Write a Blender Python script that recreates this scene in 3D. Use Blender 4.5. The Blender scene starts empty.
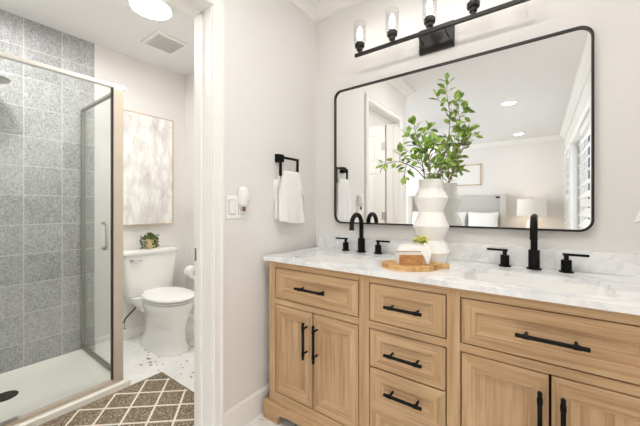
import bpy, bmesh, math, random
from mathutils import Vector, Matrix
random.seed(7)
PI = math.pi
scene = bpy.context.scene
COL = scene.collection

# ------------------------------------------------------------------ camera
CAM = Vector((1.222, -1.673, 1.12))
FPX = 302.2
YAW = math.radians(36)
cd = bpy.data.cameras.new('camera')
cd.sensor_width = 36.0
cd.lens = FPX / 640 * 36
cd.shift_y = -6 / 640
cd.clip_start = 0.02
cam = bpy.data.objects.new('camera', cd)
cam.location = CAM
cam.rotation_euler = (PI / 2, 0, YAW)
COL.objects.link(cam)
scene.camera = cam

# ------------------------------------------------------------------ world, exposure
w = bpy.data.worlds.new('world')
scene.world = w
w.use_nodes = True
bg = w.node_tree.nodes['Background']
bg.inputs[0].default_value = (0.93, 0.96, 1.0, 1)
bg.inputs[1].default_value = 1.3
scene.view_settings.view_transform = 'Standard'
scene.view_settings.look = 'None'
scene.view_settings.exposure = 0.17
scene.view_settings.gamma = 1.0
scene.view_settings.use_curve_mapping = False
scene.cycles.max_bounces = 14
scene.cycles.diffuse_bounces = 8
scene.cycles.glossy_bounces = 6
scene.cycles.transparent_max_bounces = 24
scene.cycles.sample_clamp_indirect = 6.0
scene.cycles.use_denoising = True


def area(name, loc, rot, sx, sy, power, color=(1, 1, 1), shape='RECTANGLE'):
    l = bpy.data.lights.new(name, 'AREA')
    l.shape = shape
    l.size = sx
    l.size_y = sy
    l.energy = power
    l.color = color
    o = bpy.data.objects.new(name, l)
    o.location = loc
    o.rotation_euler = rot
    COL.objects.link(o)
    return o


# daylight outside the shutter window, added fill lamp outside the wide one
area('fill_wide_window', (-3.55, -3.7, 1.45), (0, -PI / 2, 0), 2.0, 2.9, 118, (0.97, 0.985, 1.0))
area('daylight_shutter_window', (2.0, -3.0, 1.25), (0, PI / 2, 0), 1.9, 2.1, 14, (1.0, 0.99, 0.98))
BULB_E = 13.0
DISC_E = 80.0
DOWN_E = 30.0
FILL_BATH = 115.0  # strength of the added bath fill lights

# ------------------------------------------------------------------ materials
def lin(c):
    return tuple(((x / 255) / 12.92 if x / 255 <= 0.04045 else ((x / 255 + 0.055) / 1.055) ** 2.4) for x in c) + (1.0,)


class NT:
    def __init__(s, name):
        s.m = bpy.data.materials.new(name)
        s.m.use_nodes = True
        s.t = s.m.node_tree
        s.b = s.t.nodes['Principled BSDF']
        s.out = s.t.nodes['Material Output']

    def n(s, typ, **kw):
        nd = s.t.nodes.new(typ)
        for k, v in kw.items():
            setattr(nd, k, v)
        return nd

    def l(s, a, b):
        s.t.links.new(a, b)

    def pos(s, scale=(1, 1, 1), loc=(0, 0, 0), obj=False):
        mp = s.n('ShaderNodeMapping')
        mp.inputs['Scale'].default_value = scale
        mp.inputs['Location'].default_value = loc
        if obj:
            s.l(s.n('ShaderNodeTexCoord').outputs['Object'], mp.inputs[0])
        else:
            s.l(s.n('ShaderNodeNewGeometry').outputs['Position'], mp.inputs[0])
        return mp.outputs[0]

    def noise(s, vec, scale, detail=3, rough=0.5, dist=0.0):
        nd = s.n('ShaderNodeTexNoise')
        nd.inputs['Scale'].default_value = scale
        nd.inputs['Detail'].default_value = detail
        nd.inputs['Roughness'].default_value = rough
        nd.inputs['Distortion'].default_value = dist
        s.l(vec, nd.inputs['Vector'])
        return nd.outputs['Fac']

    def ramp(s, fac, stops, interp='LINEAR'):
        r = s.n('ShaderNodeValToRGB')
        r.color_ramp.interpolation = interp
        el = r.color_ramp.elements
        while len(el) < len(stops):
            el.new(0.5)
        for e, (p, c) in zip(el, stops):
            e.position = p
            e.color = c if len(c) == 4 else lin(c)
        s.l(fac, r.inputs[0])
        return r.outputs[0]

    def math(s, op, a, b=None):
        nd = s.n('ShaderNodeMath', operation=op)
        for i, v in enumerate((a, b)):
            if v is None:
                continue
            if isinstance(v, (int, float)):
                nd.inputs[i].default_value = v
            else:
                s.l(v, nd.inputs[i])
        return nd.outputs[0]

    def mix(s, fac, a, b, blend='MIX'):
        nd = s.n('ShaderNodeMix', data_type='RGBA', blend_type=blend)
        for i, v in ((0, fac), (6, a), (7, b)):
            if isinstance(v, (int, float)):
                nd.inputs[i].default_value = v
            elif isinstance(v, tuple):
                nd.inputs[i].default_value = v
            else:
                s.l(v, nd.inputs[i])
        return nd.outputs[2]

    def bump(s, h, strength=0.2, dist=0.01):
        nd = s.n('ShaderNodeBump')
        nd.inputs['Strength'].default_value = strength
        nd.inputs['Distance'].default_value = dist
        s.l(h, nd.inputs['Height'])
        s.l(nd.outputs[0], s.b.inputs['Normal'])

    def color(s, c):
        if isinstance(c, tuple):
            s.b.inputs['Base Color'].default_value = c
        else:
            s.l(c, s.b.inputs['Base Color'])


def plain(name, c, rough=0.5, metal=0.0, bump=None, var=0.04, spec=0.5):
    k = NT(name)
    base = lin(c)
    f = k.noise(k.pos(), 6, 2)
    dark = tuple(x * (1 - var) for x in base[:3]) + (1,)
    k.color(k.mix(f, base, dark))
    k.b.inputs['Roughness'].default_value = rough
    k.b.inputs['Metallic'].default_value = metal
    k.b.inputs['Specular IOR Level'].default_value = spec
    if bump:
        k.bump(k.noise(k.pos(), bump[0], 3), bump[1], bump[2])
    return k.m


def emit(name, c, strength):
    k = NT(name)
    k.b.inputs['Base Color'].default_value = c
    k.b.inputs['Emission Color'].default_value = c
    k.b.inputs['Emission Strength'].default_value = strength
    return k.m


def glass(name, tint, refl=0.08):
    k = NT(name)
    tr = k.n('ShaderNodeBsdfTransparent')
    tr.inputs[0].default_value = tint
    gl = k.n('ShaderNodeBsdfGlossy')
    gl.inputs['Roughness'].default_value = 0.02
    fr = k.n('ShaderNodeLayerWeight')
    fr.inputs[0].default_value = 0.5
    f = k.math('MULTIPLY', k.math('ADD', k.math('POWER', fr.outputs['Facing'], 4.0), 0.05), refl)
    mx = k.n('ShaderNodeMixShader')
    k.l(f, mx.inputs[0])
    k.l(tr.outputs[0], mx.inputs[1])
    k.l(gl.outputs[0], mx.inputs[2])
    k.l(mx.outputs[0], k.out.inputs[0])
    return k.m


def wood(name, axis, c1, c2, c3, sc=1.0):
    k = NT(name)
    s_ = [26.0 * sc, 26.0 * sc, 26.0 * sc]
    s_[axis] = 1.6 * sc
    v = k.pos(tuple(s_))
    n1 = k.noise(v, 1.0, 5, 0.6, 0.15)
    s2 = [110.0 * sc] * 3
    s2[axis] = 3.5 * sc
    n2 = k.noise(k.pos(tuple(s2)), 1.0, 3, 0.6)
    base = k.ramp(n1, [(0.25, c3), (0.5, c2), (0.72, c1)])
    fine = k.ramp(n2, [(0.33, (214, 202, 190)), (0.5, (250, 248, 246)), (0.65, (255, 255, 255))])
    k.color(k.mix(0.8, base, fine, 'MULTIPLY'))
    k.b.inputs['Roughness'].default_value = 0.52
    k.b.inputs['Specular IOR Level'].default_value = 0.35
    k.bump(n2, 0.06, 0.004)
    return k.m


WALL = plain('wall_paint', (231, 228, 225), 0.85, bump=(70, 0.25, 0.006), var=0.02)
CEIL = plain('ceiling_paint', (232, 231, 230), 0.9, bump=(90, 0.1, 0.003), var=0.02)
TRIM = plain('trim_paint', (240, 238, 234), 0.4, var=0.015)
OAKV = wood('oak_vertical', 2, (211, 180, 142), (197, 164, 125), (174, 140, 103))
OAKH = wood('oak_horizontal', 0, (211, 180, 142), (197, 164, 125), (174, 140, 103))
GAP = plain('cabinet_interior', (34, 24, 16), 0.8)
BLACK = plain('matte_black_metal', (11, 10, 10), 0.5, 0.0, var=0.1, spec=0.2)
BRONZE = plain('dark_bronze', (46, 43, 42), 0.4, 0.4, var=0.1)
NICKEL = plain('brushed_nickel', (196, 190, 182), 0.3, 1.0)
CHAMP = plain('champagne_aluminium', (208, 195, 178), 0.4, 0.35)
RAILW = plain('satin_white_metal', (226, 222, 216), 0.4, 0.3)
RAILG = plain('satin_grey_metal', (150, 146, 140), 0.4, 0.4)
CHROME = plain('chrome', (215, 215, 215), 0.12, 1.0)
STEELD = plain('dark_seal_and_shade', (44, 42, 40), 0.5)
PORC = plain('porcelain', (242, 241, 238), 0.12, var=0.01)
PLAST = plain('white_plastic', (243, 242, 240), 0.35, var=0.01)
TRAY = plain('acrylic_tray', (243, 240, 231), 0.3, var=0.02)
VASEM = plain('matte_ceramic', (248, 246, 242), 0.75, var=0.02)
TOWEL = plain('terry_cloth', (246, 245, 243), 0.95, bump=(420, 0.5, 0.004), var=0.03)
LINEN = plain('white_linen', (244, 243, 241), 0.9, bump=(60, 0.2, 0.006))
GREYF = plain('grey_upholstery', (200, 198, 195), 0.9, bump=(300, 0.3, 0.003))
SHADE = plain('lamp_fabric', (238, 232, 222), 0.9, bump=(200, 0.2, 0.002))
PALEW = wood('pale_wood', 0, (226, 206, 180), (214, 190, 160), (196, 170, 138))
BOARD = wood('olive_wood', 0, (232, 196, 142), (214, 170, 112), (164, 112, 62), 1.6)
CARPET = plain('bedroom_carpet', (196, 188, 178), 0.95, bump=(250, 0.6, 0.006))
FANB = plain('fan_blade', (40, 38, 37), 0.5)
SHUT = plain('shutter_white', (234, 233, 229), 0.45, var=0.015)
LEAFM = NT('leaf_green')
f_ = LEAFM.noise(LEAFM.pos(), 38, 2)
LEAFM.color(LEAFM.ramp(f_, [(0.3, (88, 124, 42)), (0.5, (134, 168, 66)), (0.72, (186, 208, 112))]))
LEAFM.b.inputs['Roughness'].default_value = 0.5
LEAFM = LEAFM.m
TWIG = plain('twig_brown', (132, 108, 84), 0.8)
SUCC = NT('succulent_green')
SUCC.color(SUCC.ramp(SUCC.noise(SUCC.pos(), 60, 2), [(0.35, (50, 62, 26)), (0.52, (92, 112, 46)), (0.7, (128, 112, 62))]))
SUCC.b.inputs['Roughness'].default_value = 0.6
SUCC = SUCC.m
POTM = plain('sand_pot', (208, 186, 140), 0.6)
YELL = NT('yellow_petal')
YELL.color(YELL.ramp(YELL.noise(YELL.pos(), 70, 2), [(0.35, (214, 218, 110)), (0.65, (240, 238, 160))]))
YELL = YELL.m
KRAFT = wood('wood_block', 0, (206, 158, 98), (184, 132, 76), (150, 100, 54), 1.6)
GAUZE = plain('white_gauze', (243, 239, 233), 0.9, bump=(120, 0.4, 0.006))
GLASSS = glass('shower_glass', (0.972, 0.984, 0.978, 1), 0.5)
GLASSC = glass('clear_glass', (0.95, 0.95, 0.95, 1), 0.6)
PANE = glass('window_glass', (0.95, 0.97, 0.98, 1), 0.6)
BULB = emit('glowing_filament', (1.0, 0.96, 0.92, 1), BULB_E)
DISC = emit('light_diffuser', (1.0, 0.985, 0.96, 1), DISC_E)
DOWN = emit('downlight_lens', (1.0, 0.97, 0.93, 1), DOWN_E)
FILLB = emit('fill_lens_bath', (1.0, 0.985, 0.97, 1), FILL_BATH)
FILLS = emit('fill_lens_shower', (1.0, 0.985, 0.97, 1), 190.0)
GLOBE = emit('fan_globe', (1.0, 0.97, 0.93, 1), 3.0)

# mirror
k = NT('mirror_silver')
k.b.inputs['Base Color'].default_value = (0.93, 0.935, 0.935, 1)
k.b.inputs['Metallic'].default_value = 1.0
k.b.inputs['Roughness'].default_value = 0.0
MIRR = k.m

# grey square shower tile on X-facing and Y-facing walls
def tile_mat(name, axis):
    k = NT(name)
    p = k.n('ShaderNodeNewGeometry').outputs['Position']
    sx = k.n('ShaderNodeSeparateXYZ')
    k.l(p, sx.inputs[0])
    u = k.math('ADD', sx.outputs[axis], 20.0 + 0.995 - 0.0 if axis == 1 else 20.0)
    uu = k.math('DIVIDE', u, 0.2025) if axis == 1 else k.math('DIVIDE', u, 0.2)
    vv = k.math('DIVIDE', k.math('ADD', sx.outputs[2], 20.0), 0.2)
    if axis == 1:
        uu = k.math('DIVIDE', k.math('ADD', sx.outputs[1], 0.995 + 0.2025 * 60), 0.2025)
    fu = k.math('ABSOLUTE', k.math('SUBTRACT', k.math('FRACT', uu), 0.5))
    fv = k.math('ABSOLUTE', k.math('SUBTRACT', k.math('FRACT', vv), 0.5))
    grout = k.math('GREATER_THAN', k.math('MAXIMUM', fu, fv), 0.4875)
    # woven print: short horizontal and vertical threads
    va = [45.0, 45.0, 300.0]
    vb = [300.0, 300.0, 45.0]
    na = k.noise(k.pos(tuple(va)), 1.0, 3, 0.6)
    nb = k.noise(k.pos(tuple(vb)), 1.0, 3, 0.6)
    big = k.noise(k.pos(), 14, 4, 0.6)
    cell = k.n('ShaderNodeTexWhiteNoise', noise_dimensions='2D')
    cv = k.n('ShaderNodeCombineXYZ')
    k.l(k.math('FLOOR', uu), cv.inputs[0])
    k.l(k.math('FLOOR', vv), cv.inputs[1])
    k.l(cv.outputs[0], cell.inputs['Vector'])
    s1 = k.math('MULTIPLY', na, 0.50)
    s2 = k.math('MULTIPLY', nb, 0.40)
    s3 = k.math('MULTIPLY', big, 0.12)
    s4 = k.math('MULTIPLY', cell.outputs[0], 0.06)
    f = k.math('ADD', k.math('ADD', s1, s2), k.math('ADD', s3, s4))
    col = k.ramp(f, [(0.40, (120, 121, 122)), (0.53, (160, 161, 161)), (0.66, (200, 200, 199))])
    k.color(k.mix(grout, col, lin((196, 197, 194))))
    k.b.inputs['Roughness'].default_value = 0.6
    k.bump(grout, -0.2, 0.003)
    return k.m


TILEX = tile_mat('grey_woven_tile', 1)
TILEY = tile_mat('grey_woven_tile_end', 0)

# white floor with sparse tan and grey chips
k = NT('white_chip_floor')
p = k.pos()
nz = k.noise(p, 9, 2)
wv = k.n('ShaderNodeVectorMath', operation='ADD')
k.l(p, wv.inputs[0])
nc = k.n('ShaderNodeTexNoise')
nc.inputs['Scale'].default_value = 26
k.l(p, nc.inputs['Vector'])
scv = k.n('ShaderNodeVectorMath', operation='SCALE')
scv.inputs['Scale'].default_value = 0.05
k.l(nc.outputs['Color'], scv.inputs[0])
k.l(scv.outputs[0], wv.inputs[1])
mp = k.n('ShaderNodeMapping')
mp.inputs['Scale'].default_value = (1.0, 2.1, 1)
mp.inputs['Rotation'].default_value = (0, 0, 0.6)
k.l(wv.outputs[0], mp.inputs[0])
vo = k.n('ShaderNodeTexVoronoi')
vo.inputs['Scale'].default_value = 15
k.l(mp.outputs[0], vo.inputs['Vector'])
sc_ = k.n('ShaderNodeSeparateColor')
k.l(vo.outputs['Color'], sc_.inputs[0])
thr = k.math('ADD', k.math('MULTIPLY', sc_.outputs[0], 0.26), 0.08)
chip = k.math('MULTIPLY', k.math('LESS_THAN', vo.outputs['Distance'], thr), k.math('GREATER_THAN', sc_.outputs[1], 0.30))
chipc = k.ramp(sc_.outputs[2], [(0.0, (150, 120, 88)), (0.4, (176, 160, 142)), (0.7, (196, 192, 186)), (1.0, (110, 96, 82))], 'CONSTANT')
base = k.ramp(nz, [(0.3, (232, 231, 228)), (0.7, (243, 242, 240))])
k.color(k.mix(k.math('MULTIPLY', chip, 0.85), base, chipc))
k.b.inputs['Roughness'].default_value = 0.35
FLOORM = k.m

# white quartz with grey veins
k = NT('veined_quartz')
p = k.pos()
d1 = k.noise(p, 2.0, 5, 0.62, 1.4)
v1 = k.math('ABSOLUTE', k.math('SUBTRACT', d1, 0.5))
vein = k.ramp(v1, [(0.0, (228, 228, 229)), (0.03, (240, 240, 240)), (0.09, (248, 248, 247))])
d2 = k.noise(k.pos((1, 1, 1), (3, 7, 2)), 5.0, 4, 0.6, 1.0)
v2 = k.math('ABSOLUTE', k.math('SUBTRACT', d2, 0.52))
vein2 = k.ramp(v2, [(0.0, (238, 238, 239)), (0.05, (252, 252, 252))])
k.color(k.mix(0.75, vein, vein2, 'MULTIPLY'))
k.b.inputs['Roughness'].default_value = 0.18
QUARTZ = k.m

# rug: flecked brown pile with an off white trellis
k = NT('trellis_rug')
p = k.n('ShaderNodeNewGeometry').outputs['Position']
sx = k.n('ShaderNodeSeparateXYZ')
k.l(p, sx.inputs[0])
a_ = k.math('DIVIDE', k.math('ADD', sx.outputs[0], 0.713), 0.1)
b_ = k.math('DIVIDE', k.math('ADD', sx.outputs[1], 0.674), 0.0875)
def lat(t):
    h = k.math('DIVIDE', k.math('ADD', t, 100.0), 2.0)
    f = k.math('SUBTRACT', k.math('FRACT', k.math('ADD', h, 0.5)), 0.5)
    return k.math('LESS_THAN', k.math('ABSOLUTE', f), 0.043)
line = k.math('MAXIMUM', lat(k.math('ADD', a_, b_)), lat(k.math('SUBTRACT', a_, b_)))
inx = k.math('MULTIPLY', k.math('GREATER_THAN', sx.outputs[0], -0.819), k.math('LESS_THAN', sx.outputs[1], -0.666))
line = k.math('MULTIPLY', line, inx)
nn = k.noise(k.pos(), 150, 2, 0.7)
pile = k.ramp(nn, [(0.36, (78, 66, 52)), (0.47, (122, 106, 86)), (0.56, (152, 136, 114)), (0.68, (196, 184, 164))])
wh = k.ramp(k.noise(k.pos(), 240, 2), [(0.3, (222, 212, 198)), (0.7, (244, 236, 224))])
k.color(k.mix(line, pile, wh))
k.b.inputs['Roughness'].default_value = 0.95
k.bump(nn, 0.6, 0.006)
RUG = k.m

# abstract canvas
k = NT('abstract_canvas_paint')
n1 = k.noise(k.pos((1, 5, 2.2)), 2.2, 6, 0.68, 0.4)
n2 = k.noise(k.pos((1, 30, 7)), 1.5, 4, 0.65)
c1 = k.ramp(n1, [(0.30, (206, 203, 200)), (0.45, (226, 223, 220)), (0.60, (245, 244, 242)), (0.75, (222, 217, 211))])
c2 = k.ramp(n2, [(0.3, (232, 229, 226)), (0.6, (255, 255, 255))])
k.color(k.mix(0.8, c1, c2, 'MULTIPLY'))
k.b.inputs['Roughness'].default_value = 0.7
k.bump(n2, 0.25, 0.004)
CANVAS = k.m
PAPER = plain('picture_paper', (236, 234, 230), 0.8)

# ------------------------------------------------------------------ mesh helpers
def bm_new():
    return bmesh.new()


def box(bm, x0, x1, y0, y1, z0, z1, bev=0.0, seg=2):
    b = bmesh.new()
    bmesh.ops.create_cube(b, size=1.0)
    for v in b.verts:
        v.co = Vector(((x0 + x1) / 2 + v.co.x * (x1 - x0), (y0 + y1) / 2 + v.co.y * (y1 - y0), (z0 + z1) / 2 + v.co.z * (z1 - z0)))
    if bev > 0:
        bmesh.ops.bevel(b, geom=list(b.edges), offset=bev, segments=seg, affect='EDGES', profile=0.5)
    merge(bm, b)


def merge(bm, b, mat=None):
    me = bpy.data.meshes.new('tmp')
    if mat is not None:
        b.transform(mat)
    b.to_mesh(me)
    bm.from_mesh(me)
    bpy.data.meshes.remove(me)
    b.free()


def basis(dirv):
    d = Vector(dirv).normalized()
    up = Vector((0, 0, 1)) if abs(d.z) < 0.95 else Vector((1, 0, 0))
    a = d.cross(up).normalized()
    return a, d.cross(a).normalized()


def tube(bm, pts, rad, seg=12, cap=True):
    """swept tube; rad a number or one per point"""
    pts = [Vector(p) for p in pts]
    n = len(pts)
    rads = rad if isinstance(rad, (list, tuple)) else [rad] * n
    rings = []
    pa = None
    for i, p in enumerate(pts):
        t = (pts[min(i + 1, n - 1)] - pts[max(i - 1, 0)]).normalized()
        if pa is None:
            a, b = basis(t)
        else:
            a = (pa - t * pa.dot(t))
            if a.length < 1e-5:
                a, b = basis(t)
            a.normalize()
            b = t.cross(a).normalized()
        pa = a
        rings.append([bm.verts.new(p + (a * math.cos(2 * PI * j / seg) + b * math.sin(2 * PI * j / seg)) * rads[i]) for j in range(seg)])
    for r0, r1 in zip(rings, rings[1:]):
        for j in range(seg):
            bm.faces.new((r0[j], r0[(j + 1) % seg], r1[(j + 1) % seg], r1[j]))
    if cap:
        bm.faces.new(rings[0][::-1])
        bm.faces.new(rings[-1])


def cyl(bm, p0, p1, r, seg=24, bev=0.0):
    p0, p1 = Vector(p0), Vector(p1)
    if bev > 0:
        d = (p1 - p0).normalized()
        tube(bm, [p0, p0 + d * 1e-5, p0 + d * bev, p1 - d * bev, p1 - d * 1e-5, p1], [r - bev, r - bev, r, r, r - bev, r - bev], seg)
    else:
        tube(bm, [p0, p1], r, seg)


def lathe(bm, prof, cx, cy, z0, seg=48, close=True):
    rings = []
    for r, z in prof:
        rings.append([bm.verts.new((cx + r * math.cos(2 * PI * j / seg), cy + r * math.sin(2 * PI * j / seg), z0 + z)) for j in range(seg)])
    for r0, r1 in zip(rings, rings[1:]):
        for j in range(seg):
            bm.faces.new((r0[j], r0[(j + 1) % seg], r1[(j + 1) % seg], r1[j]))
    if close:
        bm.faces.new(rings[0][::-1])
        bm.faces.new(rings[-1])


def loft(bm, sections, cap=True):
    rings = [[bm.verts.new(p) for p in s] for s in sections]
    n = len(rings[0])
    for r0, r1 in zip(rings, rings[1:]):
        for j in range(n):
            bm.faces.new((r0[j], r0[(j + 1) % n], r1[(j + 1) % n], r1[j]))
    if cap:
        bm.faces.new(rings[0][::-1])
        bm.faces.new(rings[-1])


def sup(cx, cy, a, b, z, e=2.0, n=48):
    out = []
    for j in range(n):
        t = 2 * PI * j / n
        c, s = math.cos(t), math.sin(t)
        out.append((cx + a * math.copysign(abs(c) ** (2 / e), c), cy + b * math.copysign(abs(s) ** (2 / e), s), z))
    return out


def rrect(w0, w1, h0, h1, r, n=8):
    """rounded rectangle outline as (u, v), counter-clockwise"""
    out = []
    for cx, cy, a0 in ((w1 - r, h1 - r, 0), (w0 + r, h1 - r, PI / 2), (w0 + r, h0 + r, PI), (w1 - r, h0 + r, 3 * PI / 2)):
        for i in range(n + 1):
            a = a0 + PI / 2 * i / n
            out.append((cx + r * math.cos(a), cy + r * math.sin(a)))
    return out


def prism(bm, outline, fn, t0, t1, bev=0.0):
    """outline (u,v) extruded from t0 to t1; fn(u,v,t)->xyz"""
    secs = []
    if bev > 0:
        cu = sum(o[0] for o in outline) / len(outline)
        cv = sum(o[1] for o in outline) / len(outline)
        wu = max(abs(o[0] - cu) for o in outline)
        wv = max(abs(o[1] - cv) for o in outline)
        small = [(cu + (u - cu) * (1 - bev / wu), cv + (v - cv) * (1 - bev / wv)) for u, v in outline]
        secs = [[fn(u, v, t0) for u, v in outline], [fn(u, v, t1 - bev if t1 > t0 else t1 + bev) for u, v in outline], [fn(u, v, t1) for u, v in small]]
    else:
        secs = [[fn(u, v, t0) for u, v in outline], [fn(u, v, t1) for u, v in outline]]
    loft(bm, secs)


ROOT = {}


def obj(name, bm, mats, parent=None, smooth=False, angle=40):
    bmesh.ops.recalc_face_normals(bm, faces=list(bm.faces))
    if parent is not None:
        off = ROOT[parent]
        for v in bm.verts:
            v.co -= off
    me = bpy.data.meshes.new(name)
    bm.to_mesh(me)
    bm.free()
    for m in (mats if isinstance(mats, (list, tuple)) else [mats]):
        me.materials.append(m)
    if smooth:
        for p_ in me.polygons:
            p_.use_smooth = True
        me.set_sharp_from_angle(angle=math.radians(angle))
    o = bpy.data.objects.new(name, me)
    COL.objects.link(o)
    if parent is not None:
        o.parent = parent
        ROOT[o] = ROOT[parent]
    else:
        ROOT[o] = Vector((0, 0, 0))
    return o


def thing(name, label, cat, loc, group=None):
    o = bpy.data.objects.new(name, None)
    o.empty_display_size = 0.05
    o.location = loc
    COL.objects.link(o)
    ROOT[o] = Vector(loc)
    o['label'] = label
    o['category'] = cat
    if group:
        o['group'] = group
    return o


def tag(o, label, cat, group=None):
    o['label'] = label
    o['category'] = cat
    if group:
        o['group'] = group
    return o


def struct(name, bm, m, label=None, cat=None, smooth=False):
    o = obj(name, bm, m, None, smooth)
    o['kind'] = 'structure'
    if label:
        o['label'] = label
        o['category'] = cat
    return o


def sroot(name, label, cat, loc):
    o = thing(name, label, cat, loc)
    o['kind'] = 'structure'
    return o


def pt(px, py, d):
    """a point at depth d seen from the photographer's stand"""
    f = Vector((-math.sin(YAW), math.cos(YAW), 0))
    r = Vector((math.cos(YAW), math.sin(YAW), 0))
    return CAM + f * d + r * ((px - 320) / FPX * d) + Vector((0, 0, (207 - py) / FPX * d))


# ================================================================== SETTING
ZC = 2.45
ZT = 2.40
WV = -0.03      # face of the vanity wall
LX = -0.01      # face of the doorway wall
# floors
b = bm_new(); box(b, -1.72, 1.72, -1.85, 0.12, -0.08, 0.0)
struct('floor', b, FLOORM, 'white bathroom floor with scattered tan and grey chips', 'floor')
b = bm_new(); box(b, -3.32, 1.72, -5.72, -1.85, -0.08, 0.0)
struct('floor_bedroom', b, CARPET, 'beige carpet of the bedroom seen in the mirror', 'floor')
# ceilings
b = bm_new(); box(b, -0.14, 1.72, -1.80, 0.12, ZC, ZC + 0.1); box(b, -3.32, 1.72, -5.72, -1.80, ZC, ZC + 0.1)
struct('ceiling', b, CEIL, 'white ceiling over vanity and bedroom', 'ceiling')
b = bm_new(); box(b, -1.72, -0.14, -1.80, 0.12, ZT, ZT + 0.15)
struct('ceiling_toilet', b, CEIL, 'white ceiling above shower and toilet', 'ceiling')
# walls
b = bm_new(); box(b, -0.14, 1.72, WV, 0.12, 0, ZC)
struct('wall_vanity', b, WALL, 'off white wall behind the oak vanity and mirror', 'wall')
b = bm_new()
OY0, OY1, OZ = -0.82, -1.588, 2.066
box(b, -0.14, LX, OY0, WV, 0, ZC); box(b, -0.14, LX, OY1, OY0, OZ, ZC); box(b, -0.14, LX, -1.80, OY1, 0, ZC)
struct('wall_left', b, WALL, 'off white wall with the doorway to the toilet', 'wall')
b = bm_new(); box(b, -1.60, -0.14, -0.05, 0.12, 0, ZT)
struct('wall_toilet_side', b, WALL, 'off white side wall right of the toilet', 'wall')
b = bm_new(); box(b, -1.72, -1.60, -0.797, 0.12, 0, ZT)
struct('wall_toilet', b, WALL, 'off white wall behind the toilet tank', 'wall')
b = bm_new(); box(b, -1.72, -1.598, -1.68, -0.797, 0, ZT)
struct('wall_shower', b, TILEX, 'grey woven look square tile wall of the shower', 'wall')
b = bm_new(); box(b, -1.60, -0.85, -1.69, -1.68, 0, ZT)
struct('wall_shower_end', b, TILEY, 'grey tiled end wall carrying the shower head', 'wall')
b = bm_new(); box(b, -3.32, -0.1401, -1.80, -1.6901, 0, ZC)
struct('wall_bedroom', b, WALL, 'off white bedroom wall backing the shower', 'wall')
b = bm_new(); box(b, -3.32, 1.72, -5.72, -5.60, 0, ZC)
struct('wall_bed', b, WALL, 'off white bedroom wall behind the grey headboard', 'wall')
# right wall with two openings
b = bm_new()
W2 = (-5.28, -4.36, 0.55, 2.02)
W3 = (-3.98, -1.98, 0.30, 2.02)
RX0, RX1 = 1.60, 1.72
box(b, RX0, RX1, W3[1], WV, 0, ZC)
box(b, RX0, RX1, W3[0], W3[1], 0, W3[2]); box(b, RX0, RX1, W3[0], W3[1], W3[3], ZC)
box(b, RX0, RX1, W2[1], W3[0], 0, ZC)
box(b, RX0, RX1, W2[0], W2[1], 0, W2[2]); box(b, RX0, RX1, W2[0], W2[1], W2[3], ZC)
box(b, RX0, RX1, -5.60, W2[0], 0, ZC)
struct('wall_right', b, WALL, 'off white wall with the shuttered windows', 'wall')
# bedroom far wall; its wide window is unseen, added for fill light
b = bm_new()
WA = (-5.1, -2.3, 0.5, 2.3)
box(b, -3.32, -3.20, WA[1], -1.80, 0, ZC); box(b, -3.32, -3.20, -5.60, WA[0], 0, ZC)
box(b, -3.32, -3.20, WA[0], WA[1], 0, WA[2]); box(b, -3.32, -3.20, WA[0], WA[1], WA[3], ZC)
struct('wall_window', b, WALL, 'off white bedroom wall around the added wide window', 'wall')
r = sroot('added_window_1', 'wide unseen bedroom window added for fill light opposite the shutters', 'window', (-3.26, -3.7, WA[2]))
b = bm_new()
for y in (WA[0], (WA[0] + WA[1]) / 2 - 0.03, WA[1] - 0.06):
    box(b, -3.30, -3.22, y, y + 0.06, WA[2], WA[3])
box(b, -3.30, -3.22, WA[0], WA[1], WA[2], WA[2] + 0.06); box(b, -3.30, -3.22, WA[0], WA[1], WA[3] - 0.06, WA[3])
obj('added_window_frame', b, TRIM, r)
b = bm_new(); box(b, -3.264, -3.258, WA[0] + 0.06, WA[1] - 0.06, WA[2] + 0.06, WA[3] - 0.06)
obj('pane', b, PANE, r)


def shutter_panel(parent, y0, y1, z0, z1, tilt, pitch=0.105):
    b = bm_new()
    x0, x1 = 1.60, 1.635
    s = 0.055
    box(b, x0, x1, y0, y0 + s, z0, z1, 0.003); box(b, x0, x1, y1 - s, y1, z0, z1, 0.003)
    zm = (z0 + z1) / 2
    for a0, a1 in ((z0, z0 + 0.09), (zm - 0.035, zm + 0.035), (z1 - 0.09, z1)):
        box(b, x0, x1, y0 + s, y1 - s, a0, a1)
    f = obj('shutter_frame', b, SHUT, parent)
    b = bm_new()
    for za, zb in ((z0 + 0.09, zm - 0.035), (zm + 0.035, z1 - 0.09)):
        n = max(1, int((zb - za) / pitch))
        for i in range(n):
            zc = za + (zb - za) * (i + 0.5) / n
            l = bmesh.new()
            bmesh.ops.create_cube(l, size=1.0)
            bmesh.ops.scale(l, vec=(0.105, y1 - y0 - 2 * s - 0.004, 0.011), verts=l.verts)
            bmesh.ops.rotate(l, matrix=Matrix.Rotation(tilt, 3, 'Y'), verts=l.verts)
            bmesh.ops.translate(l, vec=(1.6175, (y0 + y1) / 2, zc), verts=l.verts)
            merge(b, l)
    obj('louvers', b, SHUT, f)
    b = bm_new()
    box(b, 1.556, 1.562, (y0 + y1) / 2 - 0.005, (y0 + y1) / 2 + 0.005, z0 + 0.16, z1 - 0.16)
    obj('tilt_rod', b, SHUT, f)


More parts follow.
